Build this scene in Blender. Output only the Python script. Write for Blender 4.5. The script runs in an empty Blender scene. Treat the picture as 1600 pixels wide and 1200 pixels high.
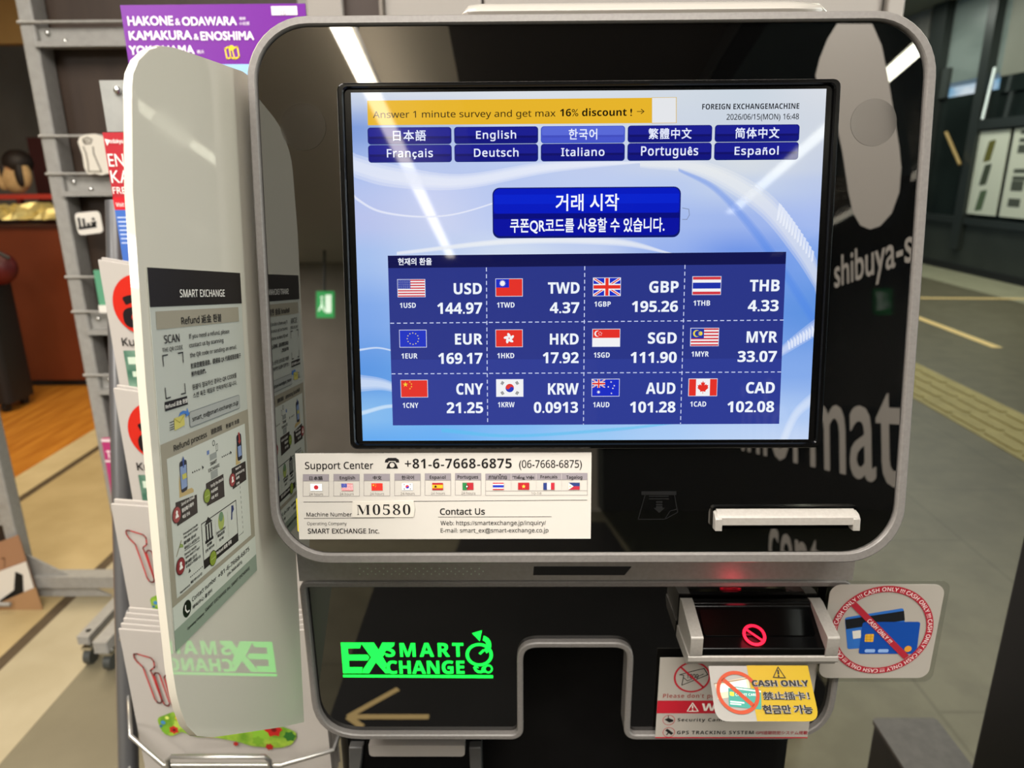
import bpy, math
from mathutils import Vector as V, Matrix
C = bpy.context.scene.collection
SC = bpy.context.scene
# ------------------------------------------------------------------ camera, world, lights, exposure
CAM = V((-0.0451, -0.4714, 1.3636))
WM = ((0.999947280678116, 0.004259699821143273, -0.009342955735468483),
      (0.007726415049359723, 0.2871516096191454, 0.9578539844901304),
      (-0.00676301522445418, 0.9578756746314042, -0.2871035589722045))
FPX = 1109.0
cd = bpy.data.cameras.new('camera')
camo = bpy.data.objects.new('camera', cd)
C.objects.link(camo)
camo.matrix_world = Matrix(((WM[0][0], WM[0][1], -WM[0][2], CAM.x), (WM[1][0], WM[1][1], -WM[1][2], CAM.y),
                            (WM[2][0], WM[2][1], -WM[2][2], CAM.z), (0, 0, 0, 1)))
cd.sensor_width = 36.0
cd.lens = 36.0 * FPX / 1600.0
cd.clip_start = 0.02
cd.dof.use_dof = True
cd.dof.focus_distance = 0.46
cd.dof.aperture_fstop = 9.0
SC.camera = camo
SC.view_settings.view_transform = 'Standard'
SC.view_settings.look = 'None'
SC.view_settings.gamma = 1.0
SC.view_settings.use_curve_mapping = False
SC.view_settings.exposure = 0.0
w = bpy.data.worlds.new('world')
SC.world = w
w.use_nodes = True
w.node_tree.nodes['Background'].inputs[0].default_value = (0.45, 0.68, 0.95, 1)
w.node_tree.nodes['Background'].inputs[1].default_value = 0.8
_tc = w.node_tree.nodes.new('ShaderNodeTexCoord')
_nz = w.node_tree.nodes.new('ShaderNodeTexNoise')
_nz.inputs['Scale'].default_value = 22.0
_nz.inputs['Detail'].default_value = 5.0
_cr = w.node_tree.nodes.new('ShaderNodeValToRGB')
_cr.color_ramp.elements[0].position, _cr.color_ramp.elements[1].position = 0.44, 0.6
_cr.color_ramp.elements[0].color, _cr.color_ramp.elements[1].color = (0.16, 0.40, 0.62, 1), (0.75, 0.85, 0.92, 1)
w.node_tree.links.new(_tc.outputs['Generated'], _nz.inputs['Vector'])
w.node_tree.links.new(_nz.outputs['Fac'], _cr.inputs['Fac'])
w.node_tree.links.new(_cr.outputs[0], w.node_tree.nodes['Background'].inputs[0])


def area(name, loc, rot, sx, sy, power, col):
    l = bpy.data.lights.new(name, 'AREA')
    l.shape = 'RECTANGLE'
    l.size, l.size_y = sx, sy
    l.energy = power
    l.color = col
    o = bpy.data.objects.new(name, l)
    C.objects.link(o)
    o.location = loc
    o.rotation_euler = rot
    return o


WARM = (1.0, 0.95, 0.885)
area('front_fill', (0.1, -1.2, 2.66), (0, 0, 0), 1.2, 1.7, 85, WARM)  # added soft fill from above the customer, no fixture modelled
area('shop_ceiling_light', (-2.4, 2.2, 2.66), (0, 0, 0), 1.6, 2.0, 80, (1.0, 0.85, 0.62))
area('concourse_ceiling_light', (3.4, 5.0, 3.55), (0, 0, 0), 2.5, 6.0, 82, (1.0, 1.0, 0.80))
area('rack_fill', (-1.05, -0.55, 2.66), (0, 0, 0), 0.8, 1.6, 70, WARM)  # unseen fill added to brighten the racks on the left
area('side_panel_fill', (2.3, -0.28, 1.5), (0, math.radians(90), 0), 2.2, 0.9, 105, (1.0, 0.98, 0.92))  # unseen fill from the right, added to brighten the white side panel
area('rear_wall_fill', (-3.2, -4.6, 2.66), (0, 0, 0), 1.2, 3.0, 220, WARM)  # added fill, kept out of the mirror view, lifts the rear of the room
area('facade_fill', (4.9, 8.0, 3.55), (0, 0, 0), 0.6, 7.0, 110, (0.96, 1.0, 0.9))  # added wash to brighten the facade, no lamp stands there


# ------------------------------------------------------------------ helpers
def s2l(c):
    c /= 255.0
    return c / 12.92 if c <= 0.04045 else ((c + 0.055) / 1.055) ** 2.4


def rgb(h):
    if not isinstance(h, str):
        return tuple(h) + (1.0,) if len(h) == 3 else tuple(h)
    h = h.lstrip('#')
    return tuple(s2l(int(h[i:i + 2], 16)) for i in (0, 2, 4)) + (1.0,)


MATS = {}


def pbr(name, col, rough=0.5, metal=0.0, spec=0.5, emit=None, es=1.0, coat=0.0, alpha=1.0, trans=0.0, sub=0.0):
    if name in MATS:
        return MATS[name]
    m = bpy.data.materials.new(name)
    m.use_nodes = True
    b = m.node_tree.nodes['Principled BSDF']
    b.inputs['Base Color'].default_value = rgb(col)
    b.inputs['Roughness'].default_value = rough
    b.inputs['Metallic'].default_value = metal
    b.inputs['Specular IOR Level'].default_value = spec
    b.inputs['Coat Weight'].default_value = coat
    b.inputs['Coat Roughness'].default_value = 0.03
    b.inputs['Alpha'].default_value = alpha
    b.inputs['Transmission Weight'].default_value = trans
    if emit is not None:
        b.inputs['Emission Color'].default_value = rgb(emit)
        b.inputs['Emission Strength'].default_value = es
    MATS[name] = m
    return m


def lit(h, es=1.0):      # a colour shown by the touch screen, under its glass
    return pbr('screen_%s_%.2f' % (h.lstrip('#'), es), '#000000', 0.03, spec=0.45, emit=h, es=es)


def pap(h, rough=0.45):  # printed paper / vinyl
    return pbr('print_%s' % h.lstrip('#'), h, rough, spec=0.2)


def noisy(name, c1, c2, scale, rough=0.5, detail=4.0, stretch=(1, 1, 1), bump=0.0, spec=0.4, metal=0.0):
    if name in MATS:
        return MATS[name]
    m = pbr(name, c1, rough, metal, spec)
    nt = m.node_tree
    N = nt.nodes
    b = N['Principled BSDF']
    tc = N.new('ShaderNodeTexCoord')
    mp = N.new('ShaderNodeMapping')
    mp.inputs['Scale'].default_value = stretch
    nz = N.new('ShaderNodeTexNoise')
    nz.inputs['Scale'].default_value = scale
    nz.inputs['Detail'].default_value = detail
    cr = N.new('ShaderNodeValToRGB')
    cr.color_ramp.elements[0].color = rgb(c1)
    cr.color_ramp.elements[1].color = rgb(c2)
    cr.color_ramp.elements[0].position = 0.35
    cr.color_ramp.elements[1].position = 0.65
    L = nt.links.new
    L(tc.outputs['Object'], mp.inputs['Vector'])
    L(mp.outputs[0], nz.inputs['Vector'])
    L(nz.outputs['Fac'], cr.inputs['Fac'])
    L(cr.outputs[0], b.inputs['Base Color'])
    if bump:
        bp = N.new('ShaderNodeBump')
        bp.inputs['Strength'].default_value = bump
        bp.inputs['Distance'].default_value = 0.002
        L(nz.outputs['Fac'], bp.inputs['Height'])
        L(bp.outputs[0], b.inputs['Normal'])
    return m


def mirror(name, col, refl, rough=0.0):   # dark acrylic with a half-mirror coating
    if name in MATS:
        return MATS[name]
    m = pbr(name, col, 0.3, spec=0.0)
    nt = m.node_tree
    g = nt.nodes.new('ShaderNodeBsdfGlossy')
    g.inputs['Color'].default_value = (refl, refl * 0.985, refl * 0.965, 1)
    g.inputs['Roughness'].default_value = rough
    a = nt.nodes.new('ShaderNodeAddShader')
    o = nt.nodes['Material Output']
    nt.links.new(nt.nodes['Principled BSDF'].outputs[0], a.inputs[0])
    nt.links.new(g.outputs[0], a.inputs[1])
    nt.links.new(a.outputs[0], o.inputs['Surface'])
    MATS[name] = m
    return m


def film(name, tint, gloss, tr=0.9):      # clear plastic sheet / window glass
    if name in MATS:
        return MATS[name]
    m = bpy.data.materials.new(name)
    m.use_nodes = True
    nt = m.node_tree
    nt.nodes.clear()
    t = nt.nodes.new('ShaderNodeBsdfTransparent')
    t.inputs[0].default_value = (tint[0] * tr, tint[1] * tr, tint[2] * tr, 1)
    g = nt.nodes.new('ShaderNodeBsdfGlossy')
    g.inputs['Roughness'].default_value = 0.02
    mx = nt.nodes.new('ShaderNodeMixShader')
    mx.inputs[0].default_value = gloss
    o = nt.nodes.new('ShaderNodeOutputMaterial')
    nt.links.new(t.outputs[0], mx.inputs[1])
    nt.links.new(g.outputs[0], mx.inputs[2])
    nt.links.new(mx.outputs[0], o.inputs['Surface'])
    MATS[name] = m
    return m


# camera rays: used to measure where things stand on their own planes
def ray(x, y):
    c = ((x - 800) / FPX, -(y - 600) / FPX, 1.0)
    return V([sum(WM[r][k] * c[k] for k in range(3)) for r in range(3)])


def hitp(x, y, o, n):
    d = ray(x, y)
    return CAM + d * ((o - CAM).dot(n) / d.dot(n))


def onY(x, y, Y):
    return hitp(x, y, V((0, Y, 0)), V((0, 1, 0)))


def onX(x, y, X):
    return hitp(x, y, V((X, 0, 0)), V((1, 0, 0)))


def onZ(x, y, Z=0.0):
    return hitp(x, y, V((0, 0, Z)), V((0, 0, 1)))


class Face:
    def __init__(s, O, U, Vv, mir=None):
        s.O, s.U, s.V = V(O), V(U).normalized(), V(Vv).normalized()
        s.N = s.U.cross(s.V).normalized()
        s.mir = mir

    def P(s, u, v, w=0.0):
        return s.O + s.U * u + s.V * v + s.N * w

    def p(s, x, y, w=0.0):
        if s.mir:
            m = s.mir
            d = ray(x, y)
            h = CAM + d * ((m.O - CAM).dot(m.N) / d.dot(m.N))
            d = d - m.N * (2 * d.dot(m.N))
            q = h + d * ((s.O - h).dot(s.N) / d.dot(s.N))
        else:
            q = hitp(x, y, s.O + s.N * w, s.N)
        q = q - s.O
        return (q.dot(s.U), q.dot(s.V))


WF = Face((0, 0, 0), (1, 0, 0), (0, 1, 0))      # world axes
GL = {}
SB, SR, SE = 'B', 'R', 'E'


def uni(s, st):
    o = ''
    A, a, d = {'B': (0x1D5D4, 0x1D5EE, 0x1D7EC), 'R': (0x1D5A0, 0x1D5BA, 0x1D7E2), 'E': (0x1D400, 0x1D41A, 0x1D7CE)}[st]
    for c in s:
        if 'A' <= c <= 'Z':
            o += chr(A + ord(c) - 65)
        elif 'a' <= c <= 'z':
            o += chr(a + ord(c) - 97)
        elif '0' <= c <= '9':
            o += chr(d + ord(c) - 48)
        else:
            o += c
    return o


def glyphs(s, st='R', fat=0.0, space=1.0):
    if fat > 0:               # heavier strokes: the outline laid down several times, a little apart
        vs, fs, bb = glyphs(s, st, 0.0, space)
        V2, F2 = [], []
        for i in range(8 if fat > 0.03 else 4):
            a = math.radians(45 + i * (45 if fat > 0.03 else 90))
            n = len(V2)
            V2 += [(q[0] + fat * math.cos(a), q[1] + fat * math.sin(a), i * 2e-5) for q in vs]
            F2 += [tuple(q + n for q in f) for f in fs]
        return V2, F2, (bb[0] - fat, bb[1] - fat, bb[2] + fat, bb[3] + fat)
    k = (s, st, fat, space)
    if k in GL:
        return GL[k]
    c = bpy.data.curves.new('lettering', 'FONT')
    c.body = uni(s, st) if st in 'BRE' else s
    c.offset = fat
    c.resolution_u = 3
    c.space_character = space
    o = bpy.data.objects.new('lettering', c)
    C.objects.link(o)
    bpy.context.view_layer.update()
    me = bpy.data.meshes.new_from_object(o.evaluated_get(bpy.context.evaluated_depsgraph_get()))
    vs = [(v.co.x, v.co.y, 0.0) for v in me.vertices]
    fs = [tuple(p.vertices) for p in me.polygons]
    bpy.data.objects.remove(o)
    bpy.data.curves.remove(c)
    bpy.data.meshes.remove(me)
    xs = [v[0] for v in vs]
    ys = [v[1] for v in vs]
    GL[k] = (vs, fs, (min(xs), min(ys), max(xs), max(ys)))
    return GL[k]


def rrect(u0, v0, u1, v1, r, n=6):
    if u0 > u1:
        u0, u1 = u1, u0
    if v0 > v1:
        v0, v1 = v1, v0
    r4 = r if isinstance(r, (tuple, list)) else (r, r, r, r)    # BL BR TR TL
    out = []
    for (cx, cy, a0, rr) in ((u0, v0, 180, r4[0]), (u1, v0, 270, r4[1]), (u1, v1, 0, r4[2]), (u0, v1, 90, r4[3])):
        sx = 1 if cx == u0 else -1
        sy = 1 if cy == v0 else -1
        if rr <= 0:
            out.append((cx, cy))
            continue
        for i in range(n + 1):
            a = math.radians(a0 + 90 * i / n)
            out.append((cx + sx * rr + rr * math.cos(a), cy + sy * rr + rr * math.sin(a)))
    return out


def rpoly(cs, rs, n=6):     # polygon with rounded corners
    out = []
    m = len(cs)
    for i in range(m):
        p, a, b = V(cs[i]), V(cs[i - 1]), V(cs[(i + 1) % m])
        r = rs[i] if isinstance(rs, (list, tuple)) else rs
        if r <= 0:
            out.append(tuple(p))
            continue
        da, db = (a - p).normalized(), (b - p).normalized()
        ang = da.angle(db)
        t = min(r / math.tan(ang / 2), (a - p).length * 0.49, (b - p).length * 0.49)
        q0, q1 = p + da * t, p + db * t
        for k in range(n + 1):
            f = k / n
            out.append(tuple(q0 * (1 - f) ** 2 + p * 2 * f * (1 - f) + q1 * f * f))
    return out


def offs(loop, t):          # positive t grows a counter-clockwise loop
    out = []
    m = len(loop)
    for i in range(m):
        a, p, b = V(loop[i - 1]), V(loop[i]), V(loop[(i + 1) % m])
        d1, d2 = (p - a), (b - p)
        if d1.length < 1e-9:
            d1 = d2
        if d2.length < 1e-9:
            d2 = d1
        d1, d2 = d1.normalized(), d2.normalized()
        n1, n2 = V((d1.y, -d1.x)), V((d2.y, -d2.x))
        nn = n1 + n2
        if nn.length < 1e-6:
            nn = n1
        nn = nn.normalized()
        out.append(tuple(p + nn * (t / max(0.5, nn.dot(n1)))))
    return out


class MB:
    def __init__(s, F=WF):
        s.F, s.v, s.f, s.m, s.mats = F, [], [], [], []

    def mi(s, mat):
        if mat not in s.mats:
            s.mats.append(mat)
        return s.mats.index(mat)

    def add(s, pts, faces, mat):
        b = len(s.v)
        s.v += [s.F.P(*p) for p in pts]
        k = s.mi(mat)
        for f in faces:
            s.f.append(tuple(i + b for i in f))
            s.m.append(k)

    def poly(s, pts, w, mat):
        s.add([(p[0], p[1], w) for p in pts], [tuple(range(len(pts)))], mat)

    def rect(s, u0, v0, u1, v1, w, mat):
        if u0 > u1:
            u0, u1 = u1, u0
        if v0 > v1:
            v0, v1 = v1, v0
        s.poly([(u0, v0), (u1, v0), (u1, v1), (u0, v1)], w, mat)

    def rrect(s, u0, v0, u1, v1, r, w, mat):
        s.poly(rrect(u0, v0, u1, v1, r), w, mat)

    def qpx(s, px, w, mat):        # polygon through picture points, on this face
        s.poly([s.F.p(*q) for q in px], w, mat)

    def prism(s, loop, w0, w1, mat, mside=None):
        n = len(loop)
        s.poly(loop, w1, mat)
        s.poly(loop[::-1], w0, mat)
        s.add([(p[0], p[1], w0) for p in loop] + [(p[0], p[1], w1) for p in loop],
              [(i, (i + 1) % n, n + (i + 1) % n, n + i) for i in range(n)], mside or mat)

    def box(s, u0, v0, w0, u1, v1, w1, mat):
        if u0 > u1:
            u0, u1 = u1, u0
        if v0 > v1:
            v0, v1 = v1, v0
        if w0 > w1:
            w0, w1 = w1, w0
        s.prism([(u0, v0), (u1, v0), (u1, v1), (u0, v1)], w0, w1, mat)

    def loft(s, loops, mat, caps=True, closed=True):   # list of loops of 3-d points, same length
        n = len(loops[0])
        pts = [p for l in loops for p in l]
        fs = []
        for k in range(len(loops) - 1):
            for i in range(n if closed else n - 1):
                j = (i + 1) % n
                fs.append((k * n + i, k * n + j, (k + 1) * n + j, (k + 1) * n + i))
        if caps:
            fs.append(tuple(range(n))[::-1])
            fs.append(tuple((len(loops) - 1) * n + i for i in range(n)))
        s.add(pts, fs, mat)

    def ring(s, outer, inner, w0, w1, mat):
        n = len(outer)
        L = [[(p[0], p[1], w) for p in l] for l, w in ((outer, w0), (outer, w1), (inner, w1), (inner, w0))]
        s.loft(L, mat, caps=False)

    def disc(s, u, v, r, w, mat, n=32, ry=None):
        ry = ry or r
        s.poly([(u + r * math.cos(2 * math.pi * i / n), v + ry * math.sin(2 * math.pi * i / n)) for i in range(n)], w, mat)

    def ann(s, u, v, r0, r1, w, mat, a0=0, a1=360, n=40):
        pts = []
        for i in range(n + 1):
            a = math.radians(a0 + (a1 - a0) * i / n)
            pts += [(u + r0 * math.cos(a), v + r0 * math.sin(a), w), (u + r1 * math.cos(a), v + r1 * math.sin(a), w)]
        s.add(pts, [(2 * i, 2 * i + 1, 2 * i + 3, 2 * i + 2) for i in range(n)], mat)

    def line(s, p, q, t, w, mat):
        p, q = V(p), V(q)
        d = (q - p).normalized() * t / 2
        n = V((-d.y, d.x))
        s.poly([tuple(p - n), tuple(q - n), tuple(q + n), tuple(p + n)], w, mat)

    def lines(s, pts, t, w, mat, closed=False):
        ps = list(pts) + ([pts[0]] if closed else [])
        for a, b in zip(ps, ps[1:]):
            d = (V(b) - V(a))
            if d.length < 1e-9:
                continue
            d = d.normalized() * t * 0.4
            s.line(tuple(V(a) - d), tuple(V(b) + d), t, w, mat)

    def dash(s, p, q, t, w, mat, on, off):
        p, q = V(p), V(q)
        L = (q - p).length
        d = (q - p) / L
        x = 0.0
        while x < L:
            s.line(tuple(p + d * x), tuple(p + d * min(L, x + on)), t, w, mat)
            x += on + off

    def tube(s, path, r, mat, n=10, cap=True):
        path = [V(p) for p in path]
        loops = []
        up = V((0.123, 0.341, 0.93))
        for i, p in enumerate(path):
            t = ((path[min(i + 1, len(path) - 1)] - path[max(i - 1, 0)])).normalized()
            a = t.cross(up)
            if a.length < 1e-4:
                a = t.cross(V((1, 0, 0)))
            a.normalize()
            b = t.cross(a)
            rr = r[i] if isinstance(r, (list, tuple)) else r
            loops.append([tuple(p + (a * math.cos(2 * math.pi * k / n) + b * math.sin(2 * math.pi * k / n)) * rr) for k in range(n)])
        s.loft(loops, mat, caps=cap)

    def ball(s, c, r, mat, n=10, sq=(1, 1, 1)):
        loops = []
        for i in range(1, n):
            a = math.pi * i / n
            loops.append([(c[0] + r * sq[0] * math.sin(a) * math.cos(2 * math.pi * k / (2 * n)),
                           c[1] + r * sq[1] * math.sin(a) * math.sin(2 * math.pi * k / (2 * n)),
                           c[2] - r * sq[2] * math.cos(a)) for k in range(2 * n)])
        s.loft(loops, mat)

    # text: T fits the ink between two corners given in picture points (x0, top, x1, base)
    def T(s, txt, x0, y0, x1, y1, w, mat, st='B', fat=0.0, space=1.0):
        a, b = s.F.p(x0, (y0 + y1) / 2), s.F.p(x1, (y0 + y1) / 2)
        vt, vb = s.F.p((x0 + x1) / 2, y0)[1], s.F.p((x0 + x1) / 2, y1)[1]
        s.tx(txt, a[0], vb, b[0], vt, w, mat, st, fat, space)

    def T3(s, txt, bl, br, tl, w, mat, st='B', fat=0.0, space=1.0):
        a, b, c = s.F.p(*bl), s.F.p(*br), s.F.p(*tl)
        vb = (a[1] + b[1]) / 2
        s.tx(txt, a[0], vb, b[0], vb + c[1] - a[1], w, mat, st, fat, space)

    def tx(s, txt, u0, v0, u1, v1, w, mat, st='B', fat=0.0, space=1.0, ink=False):
        vs, fs, (a, b, c, d) = glyphs(txt, st, fat, space)
        if not ink and any(ch.isascii() and ch.isalnum() for ch in txt):
            b = 0.0
        sx, sy = (u1 - u0) / (c - a), (v1 - v0) / (d - b)
        s.add([(u0 + (x - a) * sx, v0 + (y - b) * sy, w + dz) for x, y, dz in vs], fs, mat)

    def build(s, name, parent=None, bevel=0.0, seg=2, smooth=True, angle=35, origin=None):
        lo = V((min(v.x for v in s.v), min(v.y for v in s.v), min(v.z for v in s.v)))
        hi = V((max(v.x for v in s.v), max(v.y for v in s.v), max(v.z for v in s.v)))
        org = V(origin) if origin is not None else V(((lo.x + hi.x) / 2, (lo.y + hi.y) / 2, lo.z))
        me = bpy.data.meshes.new(name)
        me.from_pydata([tuple(v - org) for v in s.v], [], s.f)
        for m in s.mats:
            me.materials.append(m)
        me.polygons.foreach_set('material_index', s.m)
        if smooth:
            me.polygons.foreach_set('use_smooth', [True] * len(me.polygons))
            me.set_sharp_from_angle(angle=math.radians(angle))
        me.update()
        o = bpy.data.objects.new(name, me)
        C.objects.link(o)
        o['org'] = tuple(org)
        if parent is not None:
            o.parent = parent
            o.location = org - V(parent['org'])
        else:
            o.location = org
        if bevel:
            b = o.modifiers.new('bevel', 'BEVEL')
            b.width = bevel
            b.segments = seg
            b.limit_method = 'ANGLE'
            b.angle_limit = math.radians(40)
        return o


def thing(name, loc, label, cat, group=None):
    o = bpy.data.objects.new(name, None)
    C.objects.link(o)
    o.location = loc
    o.empty_display_size = 0.05
    o['org'] = tuple(loc)
    return tag(o, label, cat, group)


def tag(o, label, cat, group=None):
    o['label'] = label
    o['category'] = cat
    if group:
        o['group'] = group
    return o


def struct(o):
    o['kind'] = 'structure'
    return o


# ------------------------------------------------------------------ planes of the machine
TILT = math.asin(0.155)
HX, HV, HN = V((1, 0, 0)), V((0, 0.155, 0.98791)), V((0, 0.98791, -0.155))
HF = Face((0, 0, 1.30), HX, HV)                              # tilted head, w towards the customer
LF = Face((0, 0.038, 0), (1, 0, 0), (0, 0, 1))               # upright lower panel
_d = ray(835, 455).normalized()
PF = Face(V((0, 0, 1.30)) + HX * -0.2275, _d, HV)            # side privacy panel, w away from it to the right
RW = Face((0.79, 0, 0), (0, -1, 0), (0, 0, 1), mir=HF)       # glass wall behind the customer, seen in the head's black glass

# ------------------------------------------------------------------ setting
M_floor = noisy('concrete_floor', '#5a5542', '#66614d', 9.0, 0.42, 6, bump=0.05)
_nt = M_floor.node_tree
_bt = _nt.nodes.new('ShaderNodeTexBrick')
_bt.offset = 0.5
_bt.inputs['Color1'].default_value = _bt.inputs['Color2'].default_value = (1, 1, 1, 1)
_bt.inputs['Mortar'].default_value = (0.78, 0.77, 0.74, 1)
_bt.inputs['Scale'].default_value = 1.0
_bt.inputs['Mortar Size'].default_value = 0.006
_bt.inputs['Brick Width'].default_value = 0.9
_bt.inputs['Row Height'].default_value = 0.6
_mp = _nt.nodes.new('ShaderNodeMapping')
_mp.inputs['Rotation'].default_value = (0, 0, math.radians(90))
_mp.inputs['Location'].default_value = (0.12, 0.2, 0)
_mx = _nt.nodes.new('ShaderNodeMix')
_mx.data_type, _mx.blend_type = 'RGBA', 'MULTIPLY'
_mx.inputs[0].default_value = 1.0
_tcn = [n for n in _nt.nodes if n.type == 'TEX_COORD'][0]
_rmp = [n for n in _nt.nodes if n.type == 'VALTORGB'][0]
_nt.links.new(_tcn.outputs['Object'], _mp.inputs['Vector'])
_nt.links.new(_mp.outputs[0], _bt.inputs['Vector'])
_nt.links.new(_rmp.outputs[0], _mx.inputs[6])
_nt.links.new(_bt.outputs[0], _mx.inputs[7])
_nt.links.new(_mx.outputs[2], _nt.nodes['Principled BSDF'].inputs['Base Color'])
M_tile = noisy('beige_floor_tile', '#a8946a', '#b5a177', 5.0, 0.5)
M_strip = noisy('dark_joint', '#4a3d2c', '#554733', 20, 0.6)
M_cream = noisy('cream_floor_edge', '#b8a67e', '#c2b088', 9, 0.5)
M_wood = noisy('oak_boards', '#a5651f', '#c07f2e', 3.0, 0.4, 5, (9, 1, 1))
M_wall = noisy('grey_beige_wall', '#8d857a', '#968e83', 3, 0.7)
M_black = pbr('matt_black', '#0b0b0c', 0.5)
M_dark = pbr('dark_brown_ceiling', '#2a2320', 0.7)
M_alu = pbr('grey_frame_metal', '#3b403d', 0.35, 0.3)
M_brass = pbr('brass_inlay', '#e8c070', 0.22, 1.0)
M_vinyl = pbr('white_vinyl', '#8f8a83', 0.6)


def slab(name, x0, y0, z0, x1, y1, z1, mat):
    m = MB()
    m.box(x0, y0, z0, x1, y1, z1, mat)
    return struct(m.build(name))


slab('floor', -5.0, -7.2, -0.06, 6.3, 14.5, 0.0, M_floor)
slab('floor.001', -5.0, 0.2, 0.0, -2.41, 8.0, 0.003, M_wood)
slab('floor.002', -2.41, 0.2, 0.0, -2.25, 8.0, 0.003, M_cream)
slab('trim_1', -2.25, 0.2, 0.0, -2.21, 8.0, 0.002, M_strip)
slab('floor.003', -2.21, 0.2, 0.0, -1.575, 8.0, 0.003, M_tile)
slab('trim_2', -1.575, 0.2, 0.0, -1.535, 8.0, 0.002, M_strip)
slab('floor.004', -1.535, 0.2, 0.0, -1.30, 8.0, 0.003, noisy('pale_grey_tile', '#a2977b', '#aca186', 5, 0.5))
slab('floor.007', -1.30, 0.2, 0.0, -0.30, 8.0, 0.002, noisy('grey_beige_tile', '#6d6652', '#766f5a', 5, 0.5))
M_litfloor = noisy('lit_floor_band', '#8f8d74', '#9a987e', 5, 0.5)
slab('floor.005', 5.25, 4.0, 0.0, 6.0, 14.0, 0.003, M_litfloor)  # floor lit near the facade, its brightness put into a paler colour
slab('ceiling', -5.0, -7.2, 2.7, -0.32, 8.0, 2.76, pbr('pale_ceiling', '#b5ada2', 0.8))
slab('ceiling.001', -0.32, -7.2, 2.7, 0.86, 8.0, 2.76, M_dark)
slab('ceiling.002', 0.86, -7.2, 3.6, 6.4, 14.5, 3.66, pbr('concourse_soffit', '#8a8f86', 0.8))
slab('wall_left', -5.1, -7.2, 0, -5.0, 8.0, 2.7, M_wall)
slab('wall_rear', -5.0, -7.3, 0, 0.86, -7.2, 2.7, M_wall)
slab('wall_front', -5.0, 8.0, 0, 0.86, 8.1, 3.6, pbr('dark_shop_wall', '#120d0b', 0.7))
slab('wall_concourse', 0.86, -7.3, 0, 6.4, -7.2, 3.6, M_black)
slab('wall_end', 0.86, 14.4, 0, 6.4, 14.5, 3.6, pbr('dark_end_wall', '#20241f', 0.6))
slab('trim_3', 0.80, -7.2, 2.62, 0.90, 0.04, 3.6, M_black)

# glass wall behind the customer, with white vinyl lettering
g = MB()
g.box(0.80, -7.2, 0.05, 0.812, 0.06, 2.62, film('smoked_window', (0.6, 0.63, 0.63), 0.04, 0.9))
struct(g.build('window_1'))
for txt, pre, vis, post, bl, br, tl in (('shibuya-san', '', 'shibuya-s', 'an', (1306, 455), (1430, 400), (1320, 402)),
                                        ('information', 'infor', 'mat', 'ion', (1268, 741), (1414, 744), (1268, 628)),
                                        ('center', '', 'cent', 'er', (1203, 907), (1287, 919), (1203, 829))):
    b = MB(RW)
    a, c, t = RW.p(*bl), RW.p(*br), RW.p(*tl)
    vs, fs, bb = glyphs(txt, 'x', 0.012)
    bv = glyphs(vis, 'x', 0.012)[2]
    br_ = glyphs(vis + post, 'x', 0.012)[2]
    sx = (c[0] - a[0]) / (bv[2] - bv[0])
    xm = bb[2] - (br_[2] - br_[0])
    vb = (a[1] + c[1]) / 2
    sy = (t[1] - a[1]) / bv[3]
    b.add([(a[0] + (x - xm) * sx, vb + y * sy, 0.001 + dz * 8) for x, y, dz in vs], fs, M_vinyl)
    tag(b.build('window_lettering'), {'s': 'upper line of small white vinyl lettering on the glass wall, mirrored right of the screen', 'i': 'big white vinyl word on the glass wall, mirrored below right of the screen',
                                      'c': 'lowest line of white vinyl lettering, its tops mirrored under the receipt slot'}[txt[0]], 'lettering', 'white lettering on the glass wall')
b = MB(RW)
b.prism([RW.p(*q) for q in [(1310, 36), (1365, 36), (1380, 70), (1390, 120), (1400, 180), (1408, 230), (1411, 262), (1408, 300), (1396, 333),
                            (1378, 353), (1362, 358), (1347, 352), (1335, 332), (1328, 300), (1319, 240), (1310, 195), (1291, 155), (1276, 118), (1283, 90), (1295, 60)]],
        0.0005, 0.0015, M_vinyl)
tag(b.build('window_sticker'), 'large white drop-shaped sticker on the glass wall, seen mirrored beside the screen', 'sticker')


# column and floor box on the right
m = MB()
m.prism([(0.561, 0.06), (0.80, 0.06), (0.80, 0.30), (0.561, 0.30)], 0, 2.69, pbr('black_column', '#0c0c0e', 0.35))
struct(m.build('trim_4', bevel=0.004))
t = thing('floor_box', (0.62, 0.43, 0), 'dark grey metal box standing on the floor beside the black column', 'box')
m = MB()
m.prism(rrect(0.567, 0.31, 0.672, 0.543, 0.006, 3), 0.02, 0.445, noisy('charcoal_steel', '#1d1a1b', '#242122', 40, 0.45))
m.build('body', t, bevel=0.004)
m = MB()
m.prism(rrect(0.564, 0.307, 0.675, 0.546, 0.008, 3), 0.445, 0.452, noisy('charcoal_lid', '#403c3a', '#4a4643', 60, 0.4))
m.build('lid', t, bevel=0.002)
m = MB()
m.prism(rrect(0.575, 0.32, 0.664, 0.535, 0.005, 3), 0.0, 0.02, M_black)
m.build('base', t)

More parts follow.
